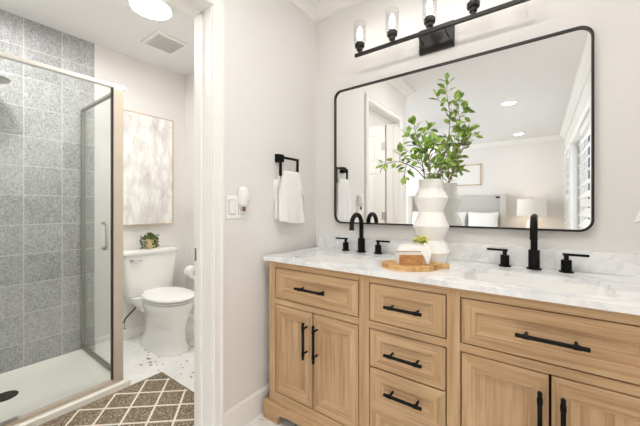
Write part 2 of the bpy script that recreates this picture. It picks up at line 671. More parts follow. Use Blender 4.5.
def window_right(name, label, wn, panels):
    y0, y1, z0, z1 = wn
    r = sroot(name, label, 'window', (1.60, (y0 + y1) / 2, z0))
    b = bm_new()
    c = 0.075
    box(b, 1.58, 1.60, y0 - c, y0, z0 - c, z1 + c, 0.004); box(b, 1.58, 1.60, y1, y1 + c, z0 - c, z1 + c, 0.004)
    box(b, 1.58, 1.60, y0, y1, z1, z1 + c, 0.004); box(b, 1.565, 1.60, y0, y1, z0 - c, z0, 0.004)
    obj('casing', b, TRIM, r)
    b = bm_new()
    ym = (y0 + y1) / 2
    for a in (y0, ym - 0.02, y1 - 0.04):
        box(b, 1.67, 1.70, a, a + 0.04, z0, z1)
    box(b, 1.67, 1.70, y0, y1, z0, z0 + 0.04); box(b, 1.67, 1.70, y0, y1, z1 - 0.04, z1)
    obj('sash_frame', b, BRONZE, r)
    b = bm_new(); box(b, 1.683, 1.687, y0 + 0.04, y1 - 0.04, z0 + 0.04, z1 - 0.04)
    obj('pane', b, PANE, r)
    for (a0, a1, t) in panels:
        shutter_panel(r, a0, a1, z0 + 0.005, z1 - 0.005, t)
    return r


window_right('window_2', 'far bedroom window with open white louvered shutter', W2, [(W2[0] + 0.004, W2[1] - 0.004, 0.15)])
window_right('window_3', 'wide window with half drawn white louvered shutter near camera', W3, [(-3.06, W3[1] - 0.004, -0.85)])

# crown moulding profile (out from wall, down from ceiling)
CROWN = [(0, 0), (0.078, 0), (0.078, -0.010), (0.066, -0.016), (0.052, -0.036), (0.030, -0.054), (0.022, -0.066), (0.012, -0.072), (0.012, -0.084), (0, -0.084)]


def crown(bm, p0, p1, nrm, z):
    """runs p0->p1 (x,y) with mitred ends; nrm is out of the wall; e0/e1 = +1 inside corner, -1 outside, 0 square"""
    (x0, y0, e0), (x1, y1, e1) = p0, p1
    d = Vector((x1 - x0, y1 - y0)).normalized()
    secs = []
    for (x, y, e, sg) in ((x0, y0, e0, 1), (x1, y1, e1, -1)):
        secs.append([(x + nrm[0] * u + d.x * u * e * sg, y + nrm[1] * u + d.y * u * e * sg, z + v) for u, v in CROWN])
    loft(bm, secs)


zc_ = ZC - 0.0005
b = bm_new()
crown(b, (LX + 0.0005, WV - 0.0005, 1), (1.5995, WV - 0.0005, 1), (0, -1), zc_)
struct('trim_1', b, TRIM, 'white crown moulding above the mirror', 'crown moulding')
b = bm_new()
crown(b, (LX + 0.0005, WV - 0.0005, 1), (LX + 0.0005, -1.80, -1), (1, 0), zc_)
crown(b, (LX + 0.0005, -1.8005, -1), (-3.1995, -1.8005, 1), (0, -1), zc_)
struct('trim_2', b, TRIM, 'white crown moulding over the doorway wall', 'crown moulding')
b = bm_new()
crown(b, (1.5995, WV - 0.0005, 1), (1.5995, -5.5995, 1), (-1, 0), zc_)
struct('trim_3', b, TRIM, 'white crown moulding over the shuttered windows', 'crown moulding')
b = bm_new()
crown(b, (-3.1995, -5.5995, 1), (1.5995, -5.5995, 1), (0, 1), zc_)
struct('trim_4', b, TRIM, 'white crown moulding above the bed', 'crown moulding')

# door jamb, stop, casing
r = sroot('trim_5', 'white door jamb of the toilet doorway with metal strike', 'door frame', (-0.07, -0.82, 0))
JX0, JX1 = -0.142, LX + 0.002
b = bm_new()
box(b, JX0, JX1, -0.838, -0.8202, 0, 2.048); box(b, JX0, JX1, -1.5878, -1.570, 0, 2.048); box(b, JX0, JX1, -1.5878, -0.8202, 2.048, 2.0658)
box(b, -0.108, -0.072, -0.850, -0.838, 0, 2.036, 0.002); box(b, -0.108, -0.072, -1.570, -1.558, 0, 2.036, 0.002); box(b, -0.108, -0.072, -1.558, -0.850, 2.036, 2.048, 0.002)
obj('jamb', b, TRIM, r)
b = bm_new()
prism(b, rrect(-0.139, -0.110, 0.858, 0.920, 0.003), lambda u, v, t: (u, t, v), -0.838, -0.8405)
obj('strike_plate', b, NICKEL, r)
CAS = [(0, 0), (0, 0.012), (0.006, 0.017), (0.014, 0.017), (0.017, 0.013), (0.040, 0.015), (0.044, 0.021), (0.055, 0.021), (0.058, 0.016), (0.058, 0)]
def casing(xf, sgn):
    b = bm_new()
    yi0, yi1, zt = -0.842 + 0.008, -1.566 - 0.008, 2.048 + 0.006
    loft(b, [[(xf + sgn * t, yi0 + w_, 0) for w_, t in CAS], [(xf + sgn * t, yi0 + w_, zt + w_) for w_, t in CAS]])
    loft(b, [[(xf + sgn * t, yi1 - w_, 0) for w_, t in CAS], [(xf + sgn * t, yi1 - w_, zt + w_) for w_, t in CAS]])
    loft(b, [[(xf + sgn * t, yi0 + w_, zt + w_) for w_, t in CAS], [(xf + sgn * t, yi1 - w_, zt + w_) for w_, t in CAS]])
    return b
struct('trim_6', casing(LX + 0.0003, 1), TRIM, 'white door casing on the vanity side of the doorway', 'door casing')
struct('trim_7', casing(-0.1403, -1), TRIM, 'white door casing on the toilet side of the doorway', 'door casing')

# baseboards
BB = [(0, 0), (0.013, 0), (0.013, 0.094), (0.010, 0.104), (0.014, 0.110), (0.010, 0.122), (0.004, 0.130), (0, 0.130)]
def base(bm, p0, p1, nrm, hs=1.0):
    loft(bm, [[(x + nrm[0] * u, y + nrm[1] * u, v * hs + 0.0003) for u, v in BB] for x, y in (p0, p1)])
b = bm_new(); base(b, (LX + 0.0004, WV - 0.0004), (LX + 0.0004, -0.776), (1, 0)); struct('baseboard_left', b, TRIM, 'white baseboard left of the oak vanity', 'baseboard')
b = bm_new(); base(b, (-1.5996, -0.0504), (-1.5996, -0.795), (1, 0), 0.66); struct('baseboard_toilet', b, TRIM, 'white baseboard behind the toilet', 'baseboard')
b = bm_new(); base(b, (-1.585, -0.0504), (-0.21, -0.0504), (0, -1), 0.66); struct('baseboard_side', b, TRIM, 'white baseboard right of the toilet', 'baseboard')
b = bm_new(); base(b, (1.5996, -0.56), (1.5996, -1.88), (-1, 0)); struct('baseboard_right', b, TRIM, 'white baseboard under the shutters', 'baseboard')

# toilet room door, open against the shower end
r = sroot('door_1', 'white six panel door standing open in the toilet doorway', 'door', (-0.145, -1.60, 0))
DX0, DX1, DY0, DY1 = -0.845, -0.172, -1.612, -1.577
b = bm_new()
box(b, DX0, DX1, DY0 + 0.007, DY1 - 0.007, 0.012, 2.035)
rails = [0.012, 0.22, 0.80, 0.92, 1.50, 1.62, 1.93, 2.035]
for y0, y1 in ((DY0, DY0 + 0.007), (DY1 - 0.007, DY1)):
    xm = (DX0 + DX1) / 2
    for a0, a1 in ((DX0, DX0 + 0.10), (xm - 0.045, xm + 0.045), (DX1 - 0.10, DX1)):
        box(b, a0, a1, y0, y1, 0.012, 2.035)
    for i in (0, 2, 4, 6):
        box(b, DX0, DX1, y0 + 0.0002, y1 - 0.0002, rails[i], rails[i + 1])
    for a0, a1 in ((DX0 + 0.10, xm - 0.045), (xm + 0.045, DX1 - 0.10)):
        for i in (1, 3, 5):
            box(b, a0 + 0.03, a1 - 0.03, y0 + 0.001, y1 - 0.001, rails[i] + 0.03, rails[i + 1] - 0.03, 0.002)
obj('door_leaf', b, TRIM, r)
b = bm_new()
for z in (0.25, 1.02, 1.80):
    cyl(b, (-0.1665, -1.5735, z - 0.045), (-0.1665, -1.5735, z + 0.045), 0.005, 12)
    box(b, -0.215, -0.172, -1.5768, -1.5755, z - 0.045, z + 0.045)
obj('hinge', b, NICKEL, r)
b = bm_new()
cyl(b, (-0.775, -1.577, 0.95), (-0.775, -1.571, 0.95), 0.028, 24)
cyl(b, (-0.775, -1.571, 0.95), (-0.775, -1.535, 0.95), 0.009, 16)
lathe_b = bmesh.new()
tube(b, [(-0.775, -1.545, 0.95), (-0.775, -1.54, 0.95), (-0.775, -1.53, 0.95), (-0.775, -1.518, 0.95), (-0.775, -1.512, 0.95)], [0.012, 0.022, 0.027, 0.022, 0.008], 20)
lathe_b.free()
obj('door_knob', b, NICKEL, r, True)

# ================================================================== SHOWER
r = thing('shower_tray', 'cream white shower tray with raised curb and round drain', 'shower tray', (-1.22, -1.27, 0))
b = bm_new()
TX0, TX1, TY0, TY1 = -1.597, -0.848, -1.679, -0.835
out = rrect(TX0, TX1, TY0, TY1, 0.01, 4)
inn = rrect(TX0 + 0.03, TX1 - 0.085, TY0 + 0.03, TY1 - 0.09, 0.04, 4)
inn2 = rrect(TX0 + 0.055, TX1 - 0.11, TY0 + 0.055, TY1 - 0.115, 0.04, 4)
def sec(o, z, zc=None):
    return [(u, v, z) for u, v in o]
loft(b, [sec(out, 0.001), sec(out, 0.036), sec(rrect(TX0 + 0.005, TX1 - 0.006, TY0 + 0.005, TY1 - 0.006, 0.01, 4), 0.043), sec(inn, 0.045), sec(inn2, 0.028), sec(rrect(-1.27, -1.17, -1.32, -1.22, 0.03, 4), 0.022)])
obj('tray_basin', b, TRAY, r, True, 30)
b = bm_new()
lathe(b, [(0.056, 0), (0.056, 0.004), (0.05, 0.006), (0.0001, 0.006)], -1.28, -1.33, 0.0225, 32)
obj('drain', b, BRONZE, r)

GX = -0.884          # plane of the shower front
GY = -0.872          # plane of the return panel
GT, GB = 1.868, 0.047
r = thing('shower_screen', 'framed clear glass shower enclosure with champagne metal rails', 'shower enclosure', (GX, GY, 0.045))
b = bm_new(); box(b, GX - 0.014, GX + 0.014, -1.679, -0.858, GT - 0.022, GT, 0.003); obj('top_rail', b, RAILW, r)
b = bm_new(); box(b, -1.597, GX - 0.0145, GY - 0.012, GY + 0.012, GT - 0.020, GT - 0.001, 0.003); obj('top_rail', b, RAILG, r)
b = bm_new(); box(b, GX - 0.014, GX + 0.014, -0.925, -0.871, GB, GT - 0.0222, 0.003); obj('corner_post', b, CHAMP, r)
b = bm_new(); box(b, GX - 0.012, GX + 0.014, -1.679, -0.9255, GB, GB + 0.020, 0.003); obj('bottom_rail', b, CHAMP, r)
b = bm_new(); box(b, -1.597, GX - 0.0145, GY - 0.012, GY + 0.012, GB, GB + 0.022, 0.003); obj('bottom_rail', b, RAILG, r)
b = bm_new(); box(b, -1.597, -1.580, GY - 0.013, GY + 0.013, GB + 0.0222, GT - 0.0205, 0.002); obj('wall_channel', b, RAILG, r)
b = bm_new(); box(b, -1.579, GX - 0.015, GY - 0.003, GY + 0.003, GB + 0.0222, GT - 0.0205); obj('fixed_glass', b, GLASSS, r)
dr = None
b = bm_new(); box(b, GX - 0.003, GX + 0.003, -1.66, -0.934, GB + 0.026, GT - 0.026)
dr = obj('glass_door', b, GLASSS, r)
b = bm_new(); box(b, GX - 0.008, GX + 0.008, -0.9335, -0.9265, GB + 0.024, GT - 0.024); obj('door_seal', b, STEELD, dr)
b = bm_new()
hy = -0.972
z0, z1 = 0.872, 1.024
tube(b, [(GX + 0.003, hy, z1), (GX + 0.035, hy, z1), (GX + 0.044, hy, z1 - 0.004), (GX + 0.048, hy, z1 - 0.014), (GX + 0.048, hy, z0 + 0.014), (GX + 0.044, hy, z0 + 0.004), (GX + 0.035, hy, z0), (GX + 0.003, hy, z0)], 0.0085, 12)
cyl(b, (GX + 0.003, hy, z1), (GX + 0.008, hy, z1), 0.014); cyl(b, (GX + 0.003, hy, z0), (GX + 0.008, hy, z0), 0.014)
obj('handle', b, NICKEL, dr, True)
b = bm_new(); box(b, GX - 0.012, GX + 0.018, -1.672, -1.34, GB + 0.0205, GB + 0.0255); obj('sweep', b, NICKEL, dr)
r = thing('overhead_shower', 'slim metal overhead shower reaching in from the tiled end wall', 'shower head', (-1.25, -1.68, 1.95))
b = bm_new(); cyl(b, (-1.45, -1.679, 1.935), (-1.45, -1.672, 1.935), 0.03); tube(b, [(-1.45, -1.672, 1.935), (-1.45, -1.55, 1.95), (-1.45, -1.42, 1.945), (-1.45, -1.37, 1.925)], 0.010, 12)
obj('arm', b, NICKEL, r, True)
b = bm_new(); lathe(b, [(0.012, 0.026), (0.02, 0.018), (0.085, 0.012), (0.09, 0.006), (0.085, 0.0), (0.0001, 0.0)], -1.45, -1.37, 1.893, 32)
obj('spray_plate', b, NICKEL, r, True)

# ================================================================== TOILET
TC = -0.44
TB = -0.432
r = thing('toilet', 'white porcelain toilet with closed lid beside the shower', 'toilet', (-1.25, TC, 0))
b = bm_new()
S_ = [(0.001, -1.245, .262, .122, 3.0), (0.02, -1.245, .260, .121, 3.0), (0.035, -1.245, .248, .108, 2.8), (0.10, -1.235, .238, .092, 2.6), (0.18, -1.225, .236, .092, 2.5), (0.25, -1.205, .238, .112, 2.3), (0.30, -1.190, .240, .136, 2.2), (0.335, -1.178, .242, .156, 2.15), (0.375, -1.168, .242, .164, 2.1), (0.388, -1.168, .236, .158, 2.1), (0.388, -1.168, .19, .12, 2.1)]
loft(b, [sup(cx, TB, a, bb, z, e) for z, cx, a, bb, e in S_])
loft(b, [sup(-1.47, TC, .115, hw, z, 5) for z, hw in ((0.26, .09), (0.31, .12), (0.36, .165), (0.388, .17))])
obj('bowl', b, PORC, r, True, 50)
b = bm_new()
loft(b, [[(x, y, z) for x, y, z in sup(-1.498, TC, a, hw, z, 7)] for z, a, hw in ((0.390, .072, .175), (0.40, .078, .186), (0.55, .082, .200), (0.722, .086, .213), (0.724, .086, .213))])
tank = obj('tank', b, PORC, r, True, 50)
b = bm_new()
loft(b, [sup(-1.494, TC, a, hw, z, 7) for z, a, hw in ((0.7245, .088, .214), (0.730, .094, .222), (0.748, .0955, .225), (0.757, .093, .222), (0.760, .086, .215))])
obj('tank_lid', b, PORC, r, True, 50)
b = bm_new()
loft(b, [sup(-1.165, TB, a, hw, z, 2.15) for z, a, hw in ((0.396, .222, .146), (0.3965, .242, .166), (0.405, .242, .166), (0.4055, .222, .146))])
box(b, -1.43, -1.39, TC - 0.09, TC + 0.09, 0.3885, 0.406, 0.004)
obj('seat', b, PLAST, r, True, 50)
b = bm_new()
loft(b, [sup(-1.165, TB, a, hw, z, 2.15) for z, a, hw in ((0.414, .222, .146), (0.4145, .243, .167), (0.428, .242, .166), (0.437, .225, .150), (0.441, .12, .08))])
box(b, -1.43, -1.38, TC - 0.08, TC + 0.08, 0.407, 0.428, 0.006)
obj('seat_cover', b, PLAST, r, True, 50)
for z0, z1 in ((0.3883, 0.3958), (0.4057, 0.4138)):  # dark rings stand in for shade lines between bowl, seat and cover
    b = bm_new(); loft(b, [sup(-1.165, TB, .222, .146, z, 2.15) for z in (z0, z1)]); obj('seat_gap_shade', b, STEELD, r)
b = bm_new()
cyl(b, (-1.414, -0.605, 0.688), (-1.400, -0.605, 0.688), 0.014, 20)
tube(b, [(-1.398, -0.610, 0.688), (-1.395, -0.585, 0.690), (-1.392, -0.545, 0.684), (-1.392, -0.535, 0.683)], [0.009, 0.008, 0.009, 0.007], 12)
obj('flush_lever', b, CHROME, r, True)
b = bm_new()
pts = [(-1.48, -0.575, 0.392), (-1.475, -0.572, 0.355), (-1.47, -0.55, 0.32), (-1.485, -0.55, 0.28), (-1.515, -0.575, 0.24), (-1.54, -0.60, 0.20), (-1.55, -0.61, 0.16)]
tube(b, pts, 0.006, 10)
cyl(b, (-1.48, -0.575, 0.358), (-1.48, -0.575, 0.3885), 0.013, 12)
obj('supply_hose', b, STEELD, r, True)
b = bm_new()
cyl(b, (-1.55, -0.61, 0.11), (-1.55, -0.61, 0.165), 0.009, 12); cyl(b, (-1.599, -0.61, 0.12), (-1.53, -0.61, 0.12), 0.008, 12); cyl(b, (-1.599, -0.61, 0.12), (-1.594, -0.61, 0.12), 0.022, 20)
obj('shutoff_valve', b, CHROME, r, True)

# succulent on the tank
SX, SY, SZ = -1.495, -0.43, 0.7605
r = thing('potted_succulent', 'small trailing succulent in a sand coloured pot on toilet tank', 'plant', (SX, SY, SZ))
b = bm_new(); lathe(b, [(0.026, 0), (0.032, 0.01), (0.036, 0.06), (0.036, 0.085), (0.031, 0.085), (0.029, 0.07), (0.0001, 0.07)], SX, SY, SZ, 28)
obj('pot', b, POTM, r, True)
b = bm_new()
rs = random.Random(3)
for i in range(240):
    a = rs.uniform(0, 2 * PI)
    q = rs.random()
    if q < 0.45:
        rad = 0.05 * math.sqrt(rs.random()); z = SZ + 0.095 + 0.045 * (1 - (rad / 0.05) ** 2) * rs.random()
    else:
        if math.cos(a - math.atan2(CAM.y - SY, CAM.x - SX)) > 0.94:
            continue
        rad = 0.046 + 0.024 * rs.random(); z = SZ + 0.012 + 0.105 * rs.random()
    l = bmesh.new()
    bmesh.ops.create_icosphere(l, subdivisions=1, radius=1.0)
    s_ = rs.uniform(0.006, 0.0095)
    mt = Matrix.Translation((SX + rad * math.cos(a), SY + rad * math.sin(a), z)) @ Matrix.Rotation(rs.uniform(0, PI), 4, 'Z') @ Matrix.Rotation(rs.uniform(-1, 1), 4, 'X') @ Matrix.Diagonal((s_, s_ * 0.6, s_ * 1.35, 1))
    merge(b, l, mt)
obj('foliage', b, SUCC, r, True)

# canvas
r = thing('wall_canvas', 'large pale grey abstract canvas in thin gilt frame above toilet', 'painting', (-1.60, -0.40, 0.96))
AY0, AY1, AZ0, AZ1 = -0.655, -0.185, 0.965, 1.93
b = bm_new(); box(b, -1.5985, -1.567, AY0 + 0.006, AY1 - 0.006, AZ0 + 0.006, AZ1 - 0.006); obj('canvas', b, CANVAS, r)
b = bm_new()
GILT = plain('gilt_wood', (206, 184, 148), 0.5)
for a in ((AY0, AY0 + 0.005, AZ0, AZ1), (AY1 - 0.005, AY1, AZ0, AZ1), (AY0, AY1, AZ0, AZ0 + 0.005), (AY0, AY1, AZ1 - 0.005, AZ1)):
    box(b, -1.5985, -1.563, *a)
obj('frame', b, GILT, r)

# toilet paper
r = thing('toilet_paper_holder', 'wall mounted holder with white paper roll beside the doorway', 'paper holder', (-1.33, -0.05, 0.53))
b = bm_new(); cyl(b, (-1.42, -0.0505, 0.535), (-1.42, -0.056, 0.535), 0.022); tube(b, [(-1.42, -0.056, 0.535), (-1.42, -0.115, 0.535), (-1.415, -0.12, 0.535), (-1.30, -0.12, 0.535)], 0.007, 10)
obj('bracket', b, NICKEL, r, True)
r2 = thing('toilet_paper_roll', 'white toilet paper roll on the holder beside doorway', 'toilet paper', (-1.35, -0.12, 0.48))
b = bm_new()
n = 40
secs = [[(x, -0.12 + rr * math.cos(2 * PI * j / n), 0.522 + rr * math.sin(2 * PI * j / n)) for j in range(n)] for x, rr in ((-1.40, 0.021), (-1.40, 0.056), (-1.305, 0.056), (-1.305, 0.021), (-1.40, 0.021))]
loft(b, secs, False)
obj('paper', b, LINEN, r2, True)

# ceiling light and vent
r = thing('ceiling_light', 'glowing round flush ceiling light in the toilet room', 'ceiling light', (-0.70, -0.785, 2.40))
b = bm_new(); lathe(b, [(0.112, -0.001), (0.116, -0.060), (0.114, -0.066), (0.111, -0.066), (0.108, -0.055), (0.0001, -0.055)], -0.70, -0.785, ZT, 48); obj('base_ring', b, TRIM, r, True)
b = bm_new(); lathe(b, [(0.108, -0.0555), (0.1105, -0.0665), (0.08, -0.070), (0.0001, -0.072)], -0.70, -0.785, ZT, 48); obj('diffuser', b, DISC, r, True)
r = thing('ceiling_vent', 'square white exhaust fan grille on toilet room ceiling', 'vent', (-1.14, -0.48, 2.40))
b = bm_new(); box(b, -1.27, -1.01, -0.60, -0.36, ZT - 0.012, ZT - 0.0005, 0.004); obj('vent_cover', b, TRIM, r)
b = bm_new()
for i in range(14):
    y = -0.575 + i * 0.0145
    box(b, -1.245, -1.035, y, y + 0.007, ZT - 0.018, ZT - 0.0125)
obj('grille', b, plain('vent_grey', (206, 205, 205), 0.6), r)

# rug
b = bm_new()
prism(b, rrect(-0.838, -0.215, -1.50, -0.650, 0.006, 3), lambda u, v, t: (u, v, t), 0.0005, 0.011, 0.003)
o = obj('rug', b, RUG)
tag(o, 'brown flecked rug with off white trellis lines beside shower curb', 'rug')

# ================================================================== LEFT WALL FITTINGS
r = thing('switch_plate', 'white double plate with rocker switch and outlet left of towel', 'light switch', (0, -0.69, 1.12))
def onL(u, v, t):
    return (LX + t, u, v)
b = bm_new(); prism(b, rrect(-0.752, -0.636, 1.062, 1.178, 0.006), onL, 0.0004, 0.006, 0.002); obj('plate', b, PLAST, r)
GRS = plain('plate_seam', (176, 175, 173), 0.6)
b = bm_new(); box(b, LX + 0.0056, LX + 0.0064, -0.743, -0.703, 1.083, 1.157); box(b, LX + 0.0056, LX + 0.0064, -0.686, -0.646, 1.083, 1.157); obj('seam', b, GRS, r)
b = bm_new(); box(b, LX + 0.006, LX + 0.0095, -0.740, -0.706, 1.086, 1.154, 0.0015); obj('rocker', b, PLAST, r)
b = bm_new(); box(b, LX + 0.006, LX + 0.008, -0.683, -0.649, 1.086, 1.154, 0.001); o2 = obj('socket_face', b, PLAST, r)
b = bm_new()
for y in (-0.672, -0.660):
    box(b, LX + 0.0078, LX + 0.0083, y - 0.001, y + 0.001, 1.098, 1.107)
obj('slots', b, STEELD, o2)
r = thing('plug_in_freshener', 'white rounded plug in unit with amber vial in the outlet', 'plug in device', (0.02, -0.665, 1.15))
b = bm_new(); prism(b, rrect(-0.690, -0.640, 1.122, 1.222, 0.024), onL, 0.0085, 0.045, 0.010); obj('casing', b, PLAST, r, True, 60)
b = bm_new(); cyl(b, (LX + 0.026, -0.665, 1.121), (LX + 0.026, -0.665, 1.098), 0.008, 16, 0.002); obj('vial', b, plain('amber_vial', (120, 84, 50), 0.2), r, True)
b = bm_new(); cyl(b, (LX + 0.0452, -0.653, 1.150), (LX + 0.0466, -0.653, 1.150), 0.004, 12); obj('button', b, plain('grey_dot', (190, 190, 188), 0.5), r)

r = thing('outlet_plate', 'white rounded wall device half hidden behind hanging left towel', 'wall device', (0, -0.39, 1.21))
b = bm_new(); prism(b, rrect(-0.432, -0.335, 1.152, 1.282, 0.022), onL, 0.0004, 0.0075, 0.003); obj('plate', b, PLAST, r, True, 60)
PGB = plain('pale_grey_button', (214, 214, 212), 0.5)
for z in (1.185, 1.25):
    b = bm_new(); cyl(b, (LX + 0.0076, -0.405, z), (LX + 0.0085, -0.405, z), 0.006, 16)
    obj('button', b, PGB, r)


def towel_ring(name, label, wx, s, ya, yb, zt, so=0.034):
    """square ring on the wall x=wx, s = direction out of the wall"""
    r = thing(name, label, 'towel ring', (wx, ya, zt))
    b = bm_new()
    X = lambda d: wx + s * d
    def bx(d0, d1, y0, y1, z0, z1, bv=0.002):
        x0, x1 = sorted((X(d0), X(d1)))
        box(b, x0, x1, min(y0, y1), max(y0, y1), z0, z1, bv)
    bx(0.0004, 0.010, ya + 0.018 - 0.024, ya + 0.018 + 0.024, zt - 0.026, zt + 0.022)
    bx(0.010, so, ya + 0.018 - 0.021, ya + 0.018 + 0.021, zt - 0.023, zt + 0.019)
    obj('bracket', b, BLACK, r)
    b = bm_new()
    h = 0.0065
    c0, c1 = so + 0.0005, so + 0.0125
    zb = zt - 0.100
    bx(c0, c1, ya - h, yb + h, zt - h, zt + h, 0.001)
    bx(c0, c1, ya - h, ya + h, zb - h, zt - h, 0.001)
    bx(c0, c1, yb - h, yb + h, zb - h, zt - h, 0.001)
    bx(c0, c1, ya + h, yb - h, zb - h, zb + h, 0.001)
    obj('ring', b, BLACK, r)
    return zb


def towel(label, wx, s, y0, y1, zbar, zf, zbk, flare, seed, so=0.034):
    """folded hand towel over a bar at distance 0.0545 from the wall"""
    rs = random.Random(seed)
    b = bm_new()
    zb = zbar + 0.008
    cx = so + 0.0065
    ns = 20
    ph = rs.uniform(0, 6)
    def prof(t):
        f = flare
        w = 0.004 * math.sin(t * 7 + ph) + 0.003 * math.sin(t * 15 + ph * 2)
        out = []
        H = 14
        for i in range(H + 1):     # outer: back bottom to top
            q = i / H
            z = zbk + (zb - zbk) * q
            out.append((cx - 0.022 - (1 - q) * 0.008, z))
        for i in range(1, 8):      # over the bar
            a = PI - PI * i / 8
            out.append((cx + 0.022 * math.cos(a), zb + 0.020 * math.sin(a)))
        for i in range(H + 1):     # front down
            q = i / H
            z = zb + (zf - zb) * q - (0.010 * math.sin(t * 3.0 + ph) * q)
            out.append((cx + 0.022 + q * f + w * q, z))
        for i in range(H + 1):     # inner front up
            q = 1 - i / H
            z = zb + (zf - zb) * q - (0.010 * math.sin(t * 3.0 + ph) * q)
            out.append((cx + 0.0072 + q * f * 0.6 + w * q, z))
        for i in range(H + 1):
            q = 1 - i / H
            z = zbk + (zb - zbk) * q
            out.append((cx - 0.0072 - (1 - q) * 0.005, z))
        return out
    ym, yh = (y0 + y1) / 2, (y1 - y0) / 2
    def tap(y, z):
        q = min(1.0, max(0.0, (zb + 0.03 - z) / 0.16))
        q = q * q * (3 - 2 * q)
        tc, th = -0.3405, 0.064
        return (tc + (ym - tc) * q) + (y - ym) / yh * (th + (yh - th) * q)
    secs = []
    for j in range(ns + 1):
        t = j / ns
        y = y0 + (y1 - y0) * t
        if j == 0 or j == ns:
            pr = prof(t)
            secs.append([(wx + s * (cx + (u - cx) * 0.97), tap(y, z), z) for u, z in pr])
        else:
            secs.append([(wx + s * u, tap(y + 0.002 * math.sin(9 * t), z), z) for u, z in prof(t)])
    loft(b, secs)
    o = obj('hand_towel', b, TOWEL, None, True, 60)
    o.data.update()
    return tag(o, label, 'towel')


zb = towel_ring('towel_ring', 'black square towel ring on the left wall', LX, 1, -0.415, -0.266, 1.404)
towel('white folded hand towel hanging from the black ring on left wall', LX, 1, -0.435, -0.238, zb, 1.035, 1.05, 0.008, 2)
zb = towel_ring('towel_ring', 'black square towel ring at the right edge past the mirror', 1.60, -1, -0.415, -0.266, 1.25, 0.070)
towel('white hand towel just showing at the right edge past mirror', 1.60, -1, -0.435, -0.222, zb, 1.068, 1.075, 0.026, 5, 0.070)

# ================================================================== VANITY
VF = -0.525
r = thing('vanity_cabinet', 'long light oak double vanity with black bar pulls', 'vanity', (0.8, -0.28, 0))
b = bm_new()
box(b, 0.060, 1.536, VF + 0.026, VF + 0.034, 0.115, 0.640); box(b, 0.060, 1.536, VF + 0.026, WV - 0.003, 0.095, 0.113); box(b, 0.060, 1.536, WV - 0.012, WV - 0.003, 0.113, 0.826)
for x in (0.060, 0.612, 0.967, 1.520):
    box(b, x, x + 0.016, VF + 0.034, WV - 0.012, 0.113, 0.826)
box(b, 0.076, 1.520, VF + 0.026, VF + 0.034, 0.640, 0.826)
obj('carcass', b, GAP, r)
b = bm_new()
box(b, 0.052, 0.0598, VF + 0.001, WV - 0.003, 0.095, 0.826)
obj('side_panel', b, OAKV, r)
b = bm_new(); box(b, 1.5362, 1.544, VF + 0.001, WV - 0.003, 0.095, 0.826)
obj('side_panel', b, OAKV, r)
b = bm_new()
for x0, x1 in ((0.058, 0.0965), (0.5945, 0.6425), (0.9515, 0.9965), (1.4995, 1.538)):
    box(b, x0, x1, VF, VF + 0.0255, 0.0952, 0.8255, 0.001, 1)
nst = len(b.faces)
for x0, x1 in ((0.0965, 0.5945), (0.6425, 0.9515), (0.9965, 1.4995)):
    box(b, x0, x1, VF, VF + 0.0255, 0.0952, 0.1495)
    box(b, x0, x1, VF, VF + 0.0255, 0.8045, 0.8255)
    box(b, x0, x1, VF, VF + 0.0255, 0.6145, 0.6425)
b.faces.ensure_lookup_table()
for i, f in enumerate(b.faces):
    f.material_index = 0 if i < nst else 1
obj('face_frame', b, [OAKV, OAKH], r)
b = bm_new()
COR = [(0, 0.8262), (-0.012, 0.8262), (-0.010, 0.829), (-0.004, 0.8315), (-0.012, 0.8345), (0, 0.8345)]
pr = [(0.0, 0.8262), (0.004, 0.8262), (0.006, 0.830), (0.013, 0.8345), (0.0, 0.8345)]
loft(b, [[(0.048, VF - u + 0.004, z) for u, z in [(-0.02, 0.8262)] + pr[1:4] + [(-0.02, 0.8345)]], [(1.548, VF - u + 0.004, z) for u, z in [(-0.02, 0.8262)] + pr[1:4] + [(-0.02, 0.8345)]]])
obj('top_moulding', b, OAKH, r)
# plinth with bracket feet: outline in x,z with the arch cut away
def arch(x0, x1, zt, fw, h):
    o = [(x0, zt), (x0, 0.001), (x0 + fw, 0.001), (x0 + fw, h - 0.03)]
    o += [(x0 + fw + 0.024 * (1 - math.cos(a)), h - 0.03 + 0.022 * math.sin(a)) for a in (PI / 6, PI / 3, PI / 2)]
    o += [(x0 + fw + 0.045, h - 0.004), (x0 + fw + 0.075, h)]
    m = [(x0 + x1 - x, z) for x, z in o[1:]][::-1]
    return o + m + [(x1, zt)]
b = bm_new()
prism(b, arch(0.030, 1.566, 0.082, 0.105, 0.058), lambda u, v, t: (u, t, v), VF - 0.020, VF + 0.004)
loft(b, [[(x, y_, z) for y_, z in ((VF - 0.020, 0.0821), (VF - 0.014, 0.090), (VF - 0.002, 0.0950), (VF + 0.0, 0.0950), (VF + 0.004, 0.0821))] for x in (0.030, 1.566)])
prism(b, [(VF + 0.004, 0.082), (VF + 0.004, 0.001), (-0.42, 0.001), (-0.42, 0.05), (-0.10, 0.05), (-0.10, 0.001), (WV - 0.003, 0.001), (WV - 0.003, 0.082)], lambda u, v, t: (t, u, v), 0.030, 0.050)
prism(b, [(VF + 0.004, 0.082), (VF + 0.004, 0.001), (-0.42, 0.001), (-0.42, 0.05), (-0.10, 0.05), (-0.10, 0.001), (WV - 0.003, 0.001), (WV - 0.003, 0.082)], lambda u, v, t: (t, u, v), 1.546, 1.566)
obj('plinth', b, OAKH, r)


